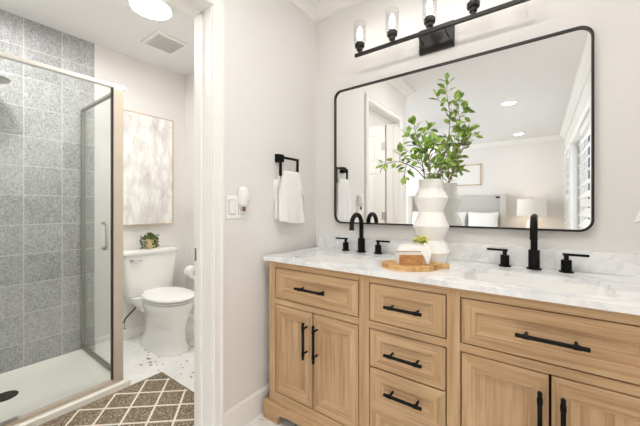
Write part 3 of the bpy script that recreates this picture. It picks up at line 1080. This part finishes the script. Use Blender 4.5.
def front(cells, grain, m=0.043, depth=0.008, th=0.020):
    """inset front built of cells (x0,x1,z0,z1), each with a moulded recess"""
    b = bm_new()
    y = VF - 0.0005
    def ring(x0, x1, z0, z1, yy):
        return [b.verts.new(c) for c in ((x0, yy, z0), (x1, yy, z0), (x1, yy, z1), (x0, yy, z1))]
    for (x0, x1, z0, z1, ml, mr, mb, mt_) in cells:
        x0 += 0.0018; x1 -= 0.0018
        ez0 = 0.0 if mb == 0.045 else 0.0015
        ez1 = 0.0 if mt_ == 0.045 else 0.0015
        z0 += ez0 * 1.2; z1 -= ez1 * 1.2
        o0 = ring(x0, x1, z0, z1, y + 0.0015)
        e = 0.0015
        o1 = ring(x0 + e, x1 - e, z0 + ez0, z1 - ez1, y)
        if ez0 == 0:
            o0[0].co.y = o0[1].co.y = y
        if ez1 == 0:
            o0[2].co.y = o0[3].co.y = y
        i0 = ring(x0 + ml, x1 - mr, z0 + mb, z1 - mt_, y)
        q = 0.004
        i1 = ring(x0 + ml + q, x1 - mr - q, z0 + mb + q, z1 - mt_ - q, y + 0.004)
        q = 0.007
        i2 = ring(x0 + ml + q, x1 - mr - q, z0 + mb + q, z1 - mt_ - q, y + 0.0045)
        q = 0.013
        i3 = ring(x0 + ml + q, x1 - mr - q, z0 + mb + q, z1 - mt_ - q, y + depth)
        bk = ring(x0, x1, z0, z1, y + th)
        def band(A, B, mats):
            for j in range(4):
                f = b.faces.new((A[j], A[(j + 1) % 4], B[(j + 1) % 4], B[j]))
                f.material_index = mats[j]
        H, V = 1, 0
        side = [H, V, H, V]
        band(bk, o0, side); band(o0, o1, side); band(o1, i0, side)
        band(i0, i1, side); band(i1, i2, side); band(i2, i3, side)
        f = b.faces.new(i3); f.material_index = grain
        b.faces.new(bk[::-1])
    return b


def pull(parent, p0, p1):
    """bar pull between two points in the x,z plane of the fronts"""
    b = bm_new()
    yb = VF - 0.033
    p0 = Vector((p0[0], yb, p0[1])); p1 = Vector((p1[0], yb, p1[1]))
    cyl(b, p0, p1, 0.0064, 14, 0.0015)
    for t in (0.16, 0.84):
        q = p0.lerp(p1, t)
        q2 = Vector((q.x, VF + 0.004, q.z))
        cyl(b, q, q2, 0.0045, 12)
        q3 = Vector((q.x, VF - 0.004, q.z))
        d = (p1 - p0).normalized()
        cyl(b, q - d * 0.008, q + d * 0.008, 0.0078, 14)
    obj('handle', b, BLACK, parent, True)


g = 0.0025
M = 0.046
# drawers
def drawer(x0, x1, z0, z1, hl, m=M, mz=0.040, zz=None):
    d = obj('drawer', front([(x0, x1, z0, z1, m, m, mz, mz)], 1), [OAKV, OAKH], r)
    xc = (x0 + x1) / 2
    zc = (z0 + z1) / 2 if zz is None else zz
    pull(d, (xc - hl / 2, zc), (xc + hl / 2, zc))
drawer(0.099, 0.592, 0.645, 0.802, 0.176)
drawer(0.645, 0.949, 0.645, 0.802, 0.150)
drawer(0.645, 0.949, 0.4545, 0.612, 0.150)
drawer(0.999, 1.497, 0.645, 0.802, 0.176)
d = obj('drawer', front([(0.645, 0.949, 0.300, 0.4515, M, M, 0.045, 0.048), (0.645, 0.949, 0.152, 0.300, M, M, 0.042, 0.045)], 1), [OAKV, OAKH], r)
pull(d, (0.797 - 0.075, 0.378), (0.797 + 0.075, 0.378))
# doors
def door(x0, x1, hx):
    d = obj('door', front([(x0, x1, 0.152, 0.612, 0.043, 0.043, 0.052, 0.052)], 0), [OAKV, OAKH], r)
    pull(d, (hx, 0.392), (hx, 0.568))
door(0.099, 0.3440, 0.311); door(0.3470, 0.592, 0.372)
door(0.999, 1.2465, 1.2225); door(1.2495, 1.497, 1.2775)

# countertop with sink cut outs
r = thing('countertop', 'white grey veined quartz countertop with low backsplash', 'countertop', (0.8, -0.27, 0.835))
SK = [(0.150, 0.575), (0.985, 1.415)]
SKY = (-0.455, -0.205)
b = bm_new()
cx0, cx1, cy0, cy1, cz0, cz1 = 0.022, 1.584, -0.536, WV - 0.0004, 0.8348, 0.855
N = 6
holes = [rrect(a, c, SKY[0], SKY[1], 0.035, N) for a, c in SK]
xm = 0.78
for (h, xa, xb) in ((holes[0], cx0, xm), (holes[1], xm, cx1)):
    L = len(h)
    # outer points matched radially to the hole outline
    def outp(u, v):
        hx0, hx1 = min(p_[0] for p_ in h), max(p_[0] for p_ in h)
        hy0, hy1 = SKY
        fu = (u - (hx0 + hx1) / 2) / ((hx1 - hx0) / 2); fv = (v - (hy0 + hy1) / 2) / ((hy1 - hy0) / 2)
        m_ = max(abs(fu), abs(fv)); fu /= m_; fv /= m_
        return (xa + (fu + 1) / 2 * (xb - xa), cy0 + (fv + 1) / 2 * (cy1 - cy0))
    ou = [outp(u, v) for u, v in h]
    mid = N // 2
    for q, (ccx, ccy) in enumerate(((xb, cy1), (xa, cy1), (xa, cy0), (xb, cy0))):
        ou[q * (N + 1) + mid] = (ccx, ccy)
    rings = []
    for (o_, z, e) in ((h, cz0, 0), (h, cz1 - 0.002, 0), (h, cz1, -0.002), (ou, cz1, 0), (ou, cz0, 0)):
        rings.append([b.verts.new((u, v, z)) for u, v in o_])
    for r0, r1 in zip(rings, rings[1:] + rings[:1]):
        for j in range(L):
            b.faces.new((r0[j], r0[(j + 1) % L], r1[(j + 1) % L], r1[j]))
obj('slab', b, QUARTZ, r)
b = bm_new(); box(b, cx0 - 0.016, cx1, WV - 0.0205, WV - 0.0006, 0.8552, 0.940, 0.002); obj('backsplash', b, QUARTZ, r)
for i, ((xa, xb), lb) in enumerate(zip(SK, ('white undermount sink below the left black faucet', 'white undermount sink below the right black faucet'))):
    rs_ = thing('sink', lb, 'sink', ((xa + xb) / 2, -0.33, 0.70))
    b = bm_new()
    o_ = lambda e, z, rr=0.035: [(u, v, z) for u, v in rrect(xa - e, xb + e, SKY[0] - e, SKY[1] + e, rr, 6)]
    loft(b, [o_(0.008, 0.8346), o_(-0.001, 0.8346), o_(-0.006, 0.78), o_(-0.02, 0.735, 0.05), o_(-0.05, 0.722, 0.06), o_(-0.11, 0.720, 0.01)], False)
    b.faces.new(b.verts[-28:])
    obj('basin', b, PORC, rs_, True)
    b = bm_new(); lathe(b, [(0.022, 0), (0.022, 0.003), (0.0001, 0.003)], (xa + xb) / 2, -0.33, 0.7203, 24); obj('drain', b, BLACK, rs_)


def faucet(label, x, y=-0.092):
    r = thing('faucet', label, 'faucet', (x, y, 0.855))
    z = 0.8552
    b = bm_new()
    cyl(b, (x, y, z), (x, y, z + 0.005), 0.0275, 28, 0.001); cyl(b, (x, y, z + 0.005), (x, y, z + 0.082), 0.0205, 28, 0.0015)
    pts = [(x, y, z + 0.08), (x, y, z + 0.165)]
    R_ = 0.056
    for i in range(1, 13):
        a = PI * i / 12 * 0.97
        pts.append((x, y - R_ + R_ * math.cos(a), z + 0.165 + R_ * math.sin(a)))
    e = pts[-1]
    pts.append((x, e[1] - 0.001, e[2] - 0.03))
    tube(b, pts, 0.0128, 18)
    cyl(b, (x, e[1] - 0.001, e[2] - 0.028), (x, e[1] - 0.0015, e[2] - 0.036), 0.0138, 18)
    obj('spout', b, BLACK, r, True)
    for s in (-1, 1):
        hx = x + s * 0.107
        b = bm_new()
        cyl(b, (hx, y, z), (hx, y, z + 0.005), 0.0245, 24, 0.001); cyl(b, (hx, y, z + 0.005), (hx, y, z + 0.050), 0.0175, 24, 0.0015)
        cyl(b, (hx, y, z + 0.050), (hx, y, z + 0.068), 0.0085, 16)
        h_ = obj('valve', b, BLACK, r, True)
        b = bm_new()
        x0, x1 = sorted((hx - s * 0.012, hx + s * 0.070))
        box(b, x0, x1, y - 0.007, y + 0.007, z + 0.0675, z + 0.0765, 0.0015)
        obj('lever', b, BLACK, h_)
faucet('matte black gooseneck faucet set at the left sink near towel', 0.374)
faucet('matte black gooseneck faucet set at the right sink beyond vase', 1.203)

# ================================================================== MIRROR
r = thing('wall_mirror', 'wide mirror with thin black rounded frame above vanity', 'mirror', (0.765, 0, 1.02))
MX0, MX1, MZ0, MZ1 = 0.159, 1.399, 1.018, 1.857
n_ = 10
oa = rrect(MX0, MX1, MZ0, MZ1, 0.05, n_)
ob = rrect(MX0 + 0.0085, MX1 - 0.0085, MZ0 + 0.0085, MZ1 - 0.0085, 0.0415, n_)
b = bm_new()
loft(b, [[(u, t, v) for u, v in o_] for o_, t in ((ob, WV - 0.001), (oa, WV - 0.001), (oa, WV - 0.027), (ob, WV - 0.027), (ob, WV - 0.001))], False)
obj('frame', b, BRONZE, r)
b = bm_new(); prism(b, [(0.779 + (u - 0.779) * 0.9995, 1.4375 + (v - 1.4375) * 0.9995) for u, v in ob], lambda u, v, t: (u, t, v), WV - 0.0015, WV - 0.018)
obj('mirror_glass', b, MIRR, r)

# ================================================================== VANITY LIGHT
LY, LZ = -0.138, 1.994
r = thing('vanity_light', 'dark bronze bar light with glowing bulbs in clear glass', 'wall light', (0.771, 0, 2.0))
b = bm_new(); prism(b, rrect(0.698, 0.874, 1.936, 2.064, 0.004, 3), lambda u, v, t: (u, t, v), WV - 0.0005, WV - 0.020, 0.004); obj('backplate', b, BRONZE, r)
b = bm_new(); cyl(b, (0.786, WV - 0.020, 1.965), (0.786, WV - 0.026, 1.965), 0.010, 16); obj('finial', b, BRONZE, r, True)
for x in (0.722, 0.850):
    b = bm_new(); tube(b, [(x, WV - 0.020, 1.985), (x, WV - 0.06, 1.98), (x, LY + 0.03, 1.984), (x, LY + 0.004, LZ - 0.004)], 0.0035, 10)
    obj('arm', b, BRONZE, r, True)
b = bm_new(); box(b, 0.358, 1.204, LY - 0.008, LY + 0.008, LZ - 0.009, LZ + 0.009, 0.002); obj('bar', b, BRONZE, r)
for i in range(5):
    x = 0.388 + i * 0.196
    b = bm_new(); lathe(b, [(0.010, 0.0095), (0.010, 0.02), (0.017, 0.022), (0.017, 0.036), (0.026, 0.040), (0.028, 0.046), (0.028, 0.060), (0.024, 0.063), (0.016, 0.063), (0.016, 0.074), (0.0001, 0.074)], x, LY, LZ, 28)
    so = obj('socket', b, BRONZE, r, True)
    b = bm_new(); lathe(b, [(0.0335, 0.0635), (0.0340, 0.07), (0.0340, 0.180), (0.0325, 0.180), (0.0325, 0.0635), (0.0335, 0.0635)], x, LY, LZ, 32, False); obj('glass_shade', b, GLASSC, so, True)
    b = bm_new(); lathe(b, [(0.009, 0.0745), (0.010, 0.085), (0.014, 0.100), (0.0145, 0.120), (0.011, 0.142), (0.005, 0.155), (0.0001, 0.157)], x, LY, LZ, 20); obj('bulb', b, BULB, so, True)

# ================================================================== VASE AND BRANCHES
VX, VY = 0.803, -0.197
b = bm_new()
prof = [(0.062, 0.0), (0.086, 0.055), (0.058, 0.110), (0.0815, 0.175), (0.0560, 0.240), (0.0775, 0.308), (0.0545, 0.350), (0.0540, 0.385), (0.0560, 0.394), (0.0520, 0.394), (0.0500, 0.350), (0.0001, 0.345)]
lathe(b, prof, VX, VY, 0.8556, 20)
o = obj('vase', b, VASEM, None, True, 24)
tag(o, 'tall white zigzag faceted vase holding green branches on counter', 'vase')

LEAF = [(0, 0), (0.12, 0.14), (0.3, 0.26), (0.5, 0.29), (0.7, 0.22), (0.88, 0.09), (1.0, 0.0)]


def leaf(bm, base, d, up, L, rs):
    d = d.normalized()
    sd = d.cross(up)
    if sd.length < 1e-4:
        sd = d.cross(Vector((1, 0, 0)))
    sd.normalize()
    nr = sd.cross(d).normalized()
    cen, lf, rt = [], [], []
    cur = rs.uniform(-0.25, 0.1)
    fold = rs.uniform(0.15, 0.4)
    for t, w_ in LEAF:
        p = base + d * (L * t) + nr * (L * cur * t * t)
        cen.append(bm.verts.new(p))
        if w_ > 0:
            lf.append(bm.verts.new(p + sd * (L * w_) + nr * (L * w_ * fold)))
            rt.append(bm.verts.new(p - sd * (L * w_) + nr * (L * w_ * fold)))
        else:
            lf.append(None); rt.append(None)
    for i in range(len(LEAF) - 1):
        for s_ in (lf, rt):
            vs = [cen[i], cen[i + 1], s_[i + 1], s_[i]]
            vs = [v for v in vs if v is not None]
            if s_ is rt:
                vs = vs[::-1]
            if len(vs) >= 3:
                bm.faces.new(vs)


def bez(pts, n):
    """Catmull-Rom through points"""
    P_ = [pts[0] + (pts[0] - pts[1])] + pts + [pts[-1] + (pts[-1] - pts[-2])]
    out = []
    for i in range(1, len(P_) - 2):
        for k_ in range(n):
            t = k_ / n
            a, b_, c, d = P_[i - 1], P_[i], P_[i + 1], P_[i + 2]
            out.append(0.5 * ((2 * b_) + (c - a) * t + (2 * a - 5 * b_ + 4 * c - d) * t * t + (3 * b_ - a - 3 * c + d) * t ** 3))
    out.append(pts[-1])
    return out


GRP = 'leafy branches in the white vase'


def branch(label, px, seed, nleaf, start=0.3, twigs=(), Lr=(0.034, 0.050)):
    rs = random.Random(seed)
    main = [pt(*p_) for p_ in px]
    foot = Vector((VX + rs.uniform(-0.012, 0.012), VY + rs.uniform(-0.012, 0.012), 1.205))
    mouth = main[0].copy()
    dd = Vector((mouth.x - VX, mouth.y - VY, 0))
    if dd.length > 0.030:
        dd = dd.normalized() * 0.030
    mouth = Vector((VX + dd.x, VY + dd.y, 1.256))
    path = bez([foot, mouth] + main[1:], 8)
    r = thing('leafy_branch', label, 'branch', foot, GRP)
    b = bm_new()
    n = len(path)
    tube(b, path, [0.0028 - 0.0018 * i / (n - 1) for i in range(n)], 7)
    lb = bm_new()
    def dress(pth, cnt, s0):
        m_ = len(pth)
        for i in range(cnt):
            t = s0 + (1 - s0) * (i + rs.uniform(0.1, 0.9)) / cnt
            fi = min(t, 0.999) * (m_ - 1)
            i0 = int(fi)
            p_ = pth[i0].lerp(pth[min(i0 + 1, m_ - 1)], fi - i0)
            tg = (pth[min(i0 + 1, m_ - 1)] - pth[max(i0 - 1, 0)]).normalized()
            a, c = basis(tg)
            ang = i * 2.4 + rs.uniform(-0.5, 0.5)
            side = a * math.cos(ang) + c * math.sin(ang)
            d = (tg * rs.uniform(0.35, 0.8) + side * 0.8 + Vector((0, 0, rs.uniform(-0.25, 0.2)))).normalized()
            L = rs.uniform(*Lr)
            st = p_ + d * 0.008
            if st.y + d.y * L > WV - 0.05:      # keep clear of the mirror
                d.y = -abs(d.y)
            tube(b, [p_, st], 0.0008, 5)
            up = Vector((rs.uniform(-0.6, 0.6), rs.uniform(-0.9, 0.1), 0.9))
            leaf(lb, st, d, up, L, rs)
        leaf(lb, pth[-1], (pth[-1] - pth[-3]), Vector((0.2, -0.5, 0.8)), rs.uniform(*Lr), rs)
    dress(path, nleaf, start)
    for (t, tip, cnt) in twigs:
        i0 = int(t * (n - 1))
        p_ = path[i0]
        tp = pt(*tip)
        mid_ = p_.lerp(tp, 0.5) + Vector((0, 0, 0.008))
        tw = bez([p_, mid_, tp], 6)
        tube(b, tw, [0.0016 - 0.0008 * i / (len(tw) - 1) for i in range(len(tw))], 6)
        dress(tw, cnt, 0.25)
    obj('stem', b, TWIG, r, True)
    obj('leaves', lb, LEAFM, r, True, 70)


branch('tallest leafy green branch rising straight above the white vase', [(436, 180, 1.44), (446, 150, 1.44), (450, 120, 1.43), (447, 95, 1.42), (447, 80, 1.41)], 11, 15, 0.42, [(0.62, (437, 97, 1.42), 5), (0.7, (459, 101, 1.43), 5), (0.55, (461, 128, 1.45), 6)])
branch('long leafy green branch reaching furthest left over the faucet', [(422, 180, 1.44), (414, 168, 1.42), (400, 162, 1.39), (388, 163, 1.37), (383, 165, 1.36)], 12, 13, 0.34, [(0.5, (404, 177, 1.38), 5), (0.6, (400, 152, 1.38), 4)])
branch('leafy green branch leaning up left in front of ceiling fan', [(425, 180, 1.44), (421, 155, 1.42), (416, 135, 1.40), (414, 123, 1.39)], 13, 18, 0.30, [(0.55, (408, 135, 1.38), 8), (0.6, (430, 128, 1.42), 8), (0.4, (406, 150, 1.40), 7)])
branch('leafy green branch leaning up right with sparse tip leaves', [(441, 180, 1.45), (450, 158, 1.46), (463, 140, 1.47), (471, 120, 1.48)], 14, 11, 0.36, [(0.6, (474, 134, 1.46), 4), (0.55, (456, 133, 1.45), 5)])
branch('short bushy leafy green branch low over the vase mouth', [(430, 180, 1.42), (430, 165, 1.38), (428, 152, 1.36), (430, 142, 1.35)], 15, 22, 0.24, [(0.5, (413, 160, 1.36), 9), (0.5, (446, 163, 1.38), 9), (0.6, (439, 143, 1.38), 8), (0.55, (421, 146, 1.37), 8)])

# ================================================================== BOARD AND BUNDLE
ux, uy = 0.86, 0.51
vx, vy = -0.51, 0.86
BX, BY, BZ = 0.765, -0.372, 0.8556
outl = []
for j in range(56):
    t = 2 * PI * j / 56
    wob = 1 + 0.035 * math.sin(3 * t + 0.6) + 0.02 * math.sin(5 * t)
    a, c = 0.122 * math.cos(t) * wob, 0.088 * math.sin(t) * wob
    if abs(t) < 0.22 or abs(t - 2 * PI) < 0.22:
        a = 0.165 - 0.012 * abs(math.sin(t * 5)); c = 0.018 * (math.sin(t) / 0.22)
    outl.append((a, c))
b = bm_new()
prism(b, outl, lambda u, v, t: (BX + ux * u + vx * v, BY + uy * u + vy * v, t), BZ, BZ + 0.020, 0.002)
o = obj('serving_board', b, BOARD, None, True, 40)
tag(o, 'oval live edge olive wood board on the white countertop', 'serving board')

# gauze wrapped bundle on the board
KZ = BZ + 0.0205
KX, KY = BX + 0.004, BY + 0.007
r = thing('wrapped_bundle', 'small white cloth wrapped gift with wood block on board', 'gift bundle', (KX, KY, KZ))
def loc(u, v, z):
    return (KX + ux * u + vx * v, KY + uy * u + vy * v, KZ + z)
b = bm_new()
n = 40
rs = random.Random(21)
secs = []
for z, a, c, e in ((0.0, 0.066, 0.038, 7), (0.010, 0.069, 0.041, 6), (0.038, 0.068, 0.040, 6), (0.062, 0.062, 0.036, 5), (0.074, 0.054, 0.030, 4), (0.080, 0.036, 0.018, 3)):
    s_ = []
    for j, (u, v, zz) in enumerate(sup(0, 0, a, c, z, e, n)):
        w_ = 1 + 0.035 * math.sin(j * 1.9 + z * 60) + rs.uniform(-0.02, 0.02)
        s_.append(loc(u * w_, v * w_, z + (rs.uniform(-0.004, 0.004) if z > 0.02 else 0)))
    secs.append(s_)
loft(b, secs)
# one corner of the cloth is folded flat over the front right edge
loft(b, [[loc(*q) for q in ((0.030, -0.034, 0.079), (0.066, -0.026, 0.078), (0.066, -0.018, 0.074), (0.030, -0.026, 0.075))],
         [loc(*q) for q in ((0.028, -0.047, 0.062), (0.073, -0.040, 0.060), (0.072, -0.034, 0.060), (0.030, -0.040, 0.062))],
         [loc(*q) for q in ((0.040, -0.049, 0.034), (0.070, -0.045, 0.034), (0.069, -0.039, 0.034), (0.041, -0.041, 0.034))],
         [loc(*q) for q in ((0.053, -0.050, 0.004), (0.056, -0.050, 0.004), (0.056, -0.044, 0.004), (0.053, -0.044, 0.004))]])
obj('cloth_wrap', b, GAUZE, r, True, 70)
b = bm_new()
loft(b, [[loc(u, v, 0.001) for u, v in ((-0.060, -0.058), (0.036, -0.058), (0.036, -0.030), (-0.060, -0.030))],
         [loc(u, v, 0.040) for u, v in ((-0.060, -0.047), (0.036, -0.047), (0.036, -0.030), (-0.060, -0.030))]])
obj('wood_block', b, KRAFT, r)
b = bm_new()
tube(b, [loc(-0.071, -0.030, 0.052), loc(-0.040, -0.0435, 0.054), loc(0.0, -0.0445, 0.055), loc(0.028, -0.0485, 0.055)], 0.0016, 8)
obj('twine', b, plain('olive_twine', (150, 128, 84), 0.8), r, True)
# yellow green bloom tucked on top
FX = Vector(loc(0.040, 0.012, 0.084))
r = thing('yellow_blossom', 'yellow green blossom resting on top of the cloth bundle', 'flower', FX)
b = bm_new()
rs = random.Random(9)
for i in range(34):
    a = i * 2.4
    el = rs.uniform(0.05, 1.2)
    d = Vector((math.cos(a) * math.cos(el), math.sin(a) * math.cos(el), math.sin(el)))
    leaf(b, FX + d * 0.004 + Vector((0, 0, 0.002)), d, Vector((0, 0, 1)), rs.uniform(0.034, 0.048), rs)
obj('petals', b, YELL, r, True, 70)

# ================================================================== BEDROOM (seen in the mirror)
r = thing('bed', 'wide bed with grey upholstered wing headboard in mirror', 'bed', (-0.3, -4.5, 0))
HX0, HX1, HY = -1.30, 0.70, -5.50
b = bm_new(); box(b, HX0 + 0.116, HX1 - 0.116, HY - 0.085, HY - 0.02, 0.2, 1.36, 0.015, 3); obj('headboard', b, GREYF, r, True)
WING = plain('pale_wing', (205, 198, 190), 0.85)
for x0 in (HX0, HX1 - 0.115):
    b = bm_new(); box(b, x0, x0 + 0.115, HY - 0.085, HY + 0.10, 0.02, 1.38, 0.012, 3)
    obj('wing', b, WING, r, True)
for x0 in (HX0 + 0.118, HX1 - 0.20):
    b = bm_new(); box(b, x0, x0 + 0.082, HY - 0.0195, HY - 0.012, 1.30, 1.335)
    obj('corner_bracket', b, BRONZE, r)
b = bm_new(); box(b, HX0 + 0.12, HX1 - 0.12, HY + 0.01, -3.42, 0.10, 0.32, 0.01); obj('base', b, GREYF, r)
b = bm_new(); box(b, HX0 + 0.118, HX1 - 0.118, HY, -3.40, 0.322, 0.56, 0.05, 4); obj('mattress', b, LINEN, r, True)
b = bm_new(); box(b, HX0 + 0.05, HX1 - 0.05, -4.85, -3.36, 0.562, 0.62, 0.03, 4)
o = obj('duvet', b, LINEN, None, True); tag(o, 'white duvet folded over the bed', 'duvet')
def pillow(label, x, y, z, w_, h, tilt, rz):
    b = bm_new()
    n = 14
    for sg in (1, -1):
        g_ = []
        for i in range(n + 1):
            row = []
            for j in range(n + 1):
                u, v = -1 + 2 * i / n, -1 + 2 * j / n
                t = 0.075 * max(0, (1 - u ** 4)) ** 0.6 * max(0, (1 - v ** 4)) ** 0.6
                pin = 1 - 0.06 * (abs(u * v))
                row.append(b.verts.new((u * w_ / 2 * (1 - 0.05 * (1 - v * v)), sg * t, v * h / 2 * (1 - 0.08 * (1 - u * u)))))
            g_.append(row)
        for i in range(n):
            for j in range(n):
                b.faces.new((g_[i][j], g_[i + 1][j], g_[i + 1][j + 1], g_[i][j + 1]))
    bmesh.ops.remove_doubles(b, verts=b.verts, dist=1e-5)
    b.transform(Matrix.Translation((x, y, z)) @ Matrix.Rotation(rz, 4, 'Z') @ Matrix.Rotation(tilt, 4, 'X'))
    o = obj('pillow', b, LINEN, None, True, 80)
    tag(o, label, 'pillow', 'bed pillows')
pillow('white pillow against the window end of the grey headboard', 0.29, -5.30, 0.805, 0.56, 0.46, 0.32, 0.0)
pillow('white pillow in the middle of the grey headboard', -0.30, -5.30, 0.805, 0.56, 0.46, 0.32, 0.03)
pillow('white pillow against the doorway end of the grey headboard', -0.88, -5.30, 0.805, 0.56, 0.46, 0.32, -0.03)

r = thing('nightstand', 'pale wood nightstand between bed and shuttered window', 'nightstand', (1.10, -5.33, 0))
b = bm_new(); box(b, 0.82, 1.38, -5.57, -5.12, 0.10, 0.60, 0.006); obj('body', b, PALEW, r)
b = bm_new()
for z0_, z1_ in ((0.13, 0.345), (0.36, 0.575)):
    box(b, 0.84, 1.36, -5.1195, -5.104, z0_, z1_, 0.003)
obj('drawer_fronts', b, PALEW, r)
for x in (0.85, 1.35):
    for y in (-5.54, -5.15):
        b = bm_new(); cyl(b, (x, y, 0.001), (x, y, 0.099), 0.016, 12); obj('leg', b, BRONZE, r)
r = thing('table_lamp', 'white drum shade table lamp beside the bed in mirror', 'lamp', (1.10, -5.33, 0.60))
b = bm_new(); lathe(b, [(0.07, 0), (0.075, 0.01), (0.05, 0.03), (0.085, 0.12), (0.09, 0.17), (0.06, 0.26), (0.02, 0.30), (0.02, 0.34), (0.0001, 0.34)], 1.10, -5.33, 0.6005, 32); obj('lamp_base', b, VASEM, r, True)
b = bm_new(); lathe(b, [(0.235, 0.355), (0.225, 0.665), (0.222, 0.665), (0.232, 0.355), (0.235, 0.355)], 1.10, -5.33, 0.6005, 48, False); obj('lamp_shade', b, SHADE, r, True)
b = bm_new(); cyl(b, (1.10, -5.33, 0.9405), (1.10, -5.33, 1.275), 0.005, 10); cyl(b, (0.878, -5.33, 1.258), (1.322, -5.33, 1.258), 0.003, 8); cyl(b, (1.10, -5.33, 1.275), (1.10, -5.33, 1.30), 0.009, 12); obj('harp', b, NICKEL, r)
b = bm_new()
l = bmesh.new(); bmesh.ops.create_icosphere(l, subdivisions=2, radius=0.03); merge(b, l, Matrix.Translation((1.10, -5.33, 1.03)))
obj('bulb', b, emit('warm_bulb', (1.0, 0.82, 0.6, 1), 55), r, True)

r = thing('framed_print', 'pale print in thin wood frame above the bed', 'picture', (-0.10, -5.60, 1.59))
b = bm_new()
for a in ((-0.43, -0.41, 1.585, 2.03), (0.20, 0.22, 1.585, 2.03), (-0.43, 0.22, 1.585, 1.603), (-0.43, 0.22, 2.012, 2.03)):
    box(b, a[0], a[1], -5.5995, -5.57, a[2], a[3])
obj('frame', b, PALEW, r)
b = bm_new(); box(b, -0.41, 0.20, -5.5995, -5.580, 1.603, 2.012); obj('print', b, PAPER, r)

FXc, FYc = -0.27, -3.65
r = thing('ceiling_fan', 'dark bladed ceiling fan with white globe in mirror', 'ceiling fan', (FXc, FYc, 2.15))
b = bm_new(); lathe(b, [(0.06, 0.299), (0.055, 0.26), (0.015, 0.25), (0.015, 0.14), (0.075, 0.13), (0.085, 0.03), (0.07, 0.0), (0.0001, 0.0)], FXc, FYc, 2.15, 32); obj('motor', b, TRIM, r, True)
b = bm_new(); lathe(b, [(0.065, -0.0005), (0.10, -0.02), (0.11, -0.05), (0.09, -0.09), (0.045, -0.115), (0.0001, -0.12)], FXc, FYc, 2.15, 32); obj('globe', b, GLOBE, r, True)
for i in range(4):
    a = math.radians(150 + 90 * i)
    b = bm_new()
    prism(b, [(0.09, -0.03), (0.2, -0.055), (0.62, -0.065), (0.65, -0.05), (0.65, 0.05), (0.62, 0.065), (0.2, 0.055), (0.09, 0.03)],
          lambda u, v, t: (FXc + u * math.cos(a) - v * math.sin(a), FYc + u * math.sin(a) + v * math.cos(a), 2.165 + t + v * 0.14), 0, 0.008)
    obj('blade', b, FANB, r)

# recessed lamps; the pair over the counter is unseen, added for fill
def downlight(label, x, y, m, rad=0.075):
    r = thing('recessed_light', label, 'ceiling light', (x, y, ZC), 'recessed ceiling lights')
    b = bm_new(); lathe(b, [(rad, -0.0005), (rad + 0.022, -0.0005), (rad + 0.020, -0.006), (rad, -0.008), (rad, -0.0005)], x, y, ZC, 36, False); obj('trim_ring', b, TRIM, r, True)
    b = bm_new(); lathe(b, [(rad - 0.001, -0.001), (rad - 0.001, -0.004), (0.0001, -0.004)], x, y, ZC, 36); obj('lens', b, m, r)
downlight('nearer of the two recessed lights seen in the mirror', 0.905, -2.967, DOWN)
downlight('farther of the two recessed lights seen in the mirror', 0.915, -5.004, DOWN)
downlight('added recessed fill light above the counter at the towel end', 0.68, -1.10, FILLB)
downlight('added recessed fill light above the counter at the window end', 1.24, -1.10, FILLB)
r = thing('shower_fill', 'added recessed fill light above the shower tray', 'ceiling light', (-1.08, -1.40, ZT))  # unseen lamp added to brighten the shower
b = bm_new(); lathe(b, [(0.075, -0.0005), (0.097, -0.0005), (0.095, -0.006), (0.075, -0.008), (0.075, -0.0005)], -1.08, -1.40, ZT, 36, False); obj('trim_ring', b, TRIM, r, True)  # ring of the added shower fill light
b = bm_new(); lathe(b, [(0.074, -0.001), (0.074, -0.004), (0.0001, -0.004)], -1.08, -1.40, ZT, 36); obj('lens', b, FILLS, r)
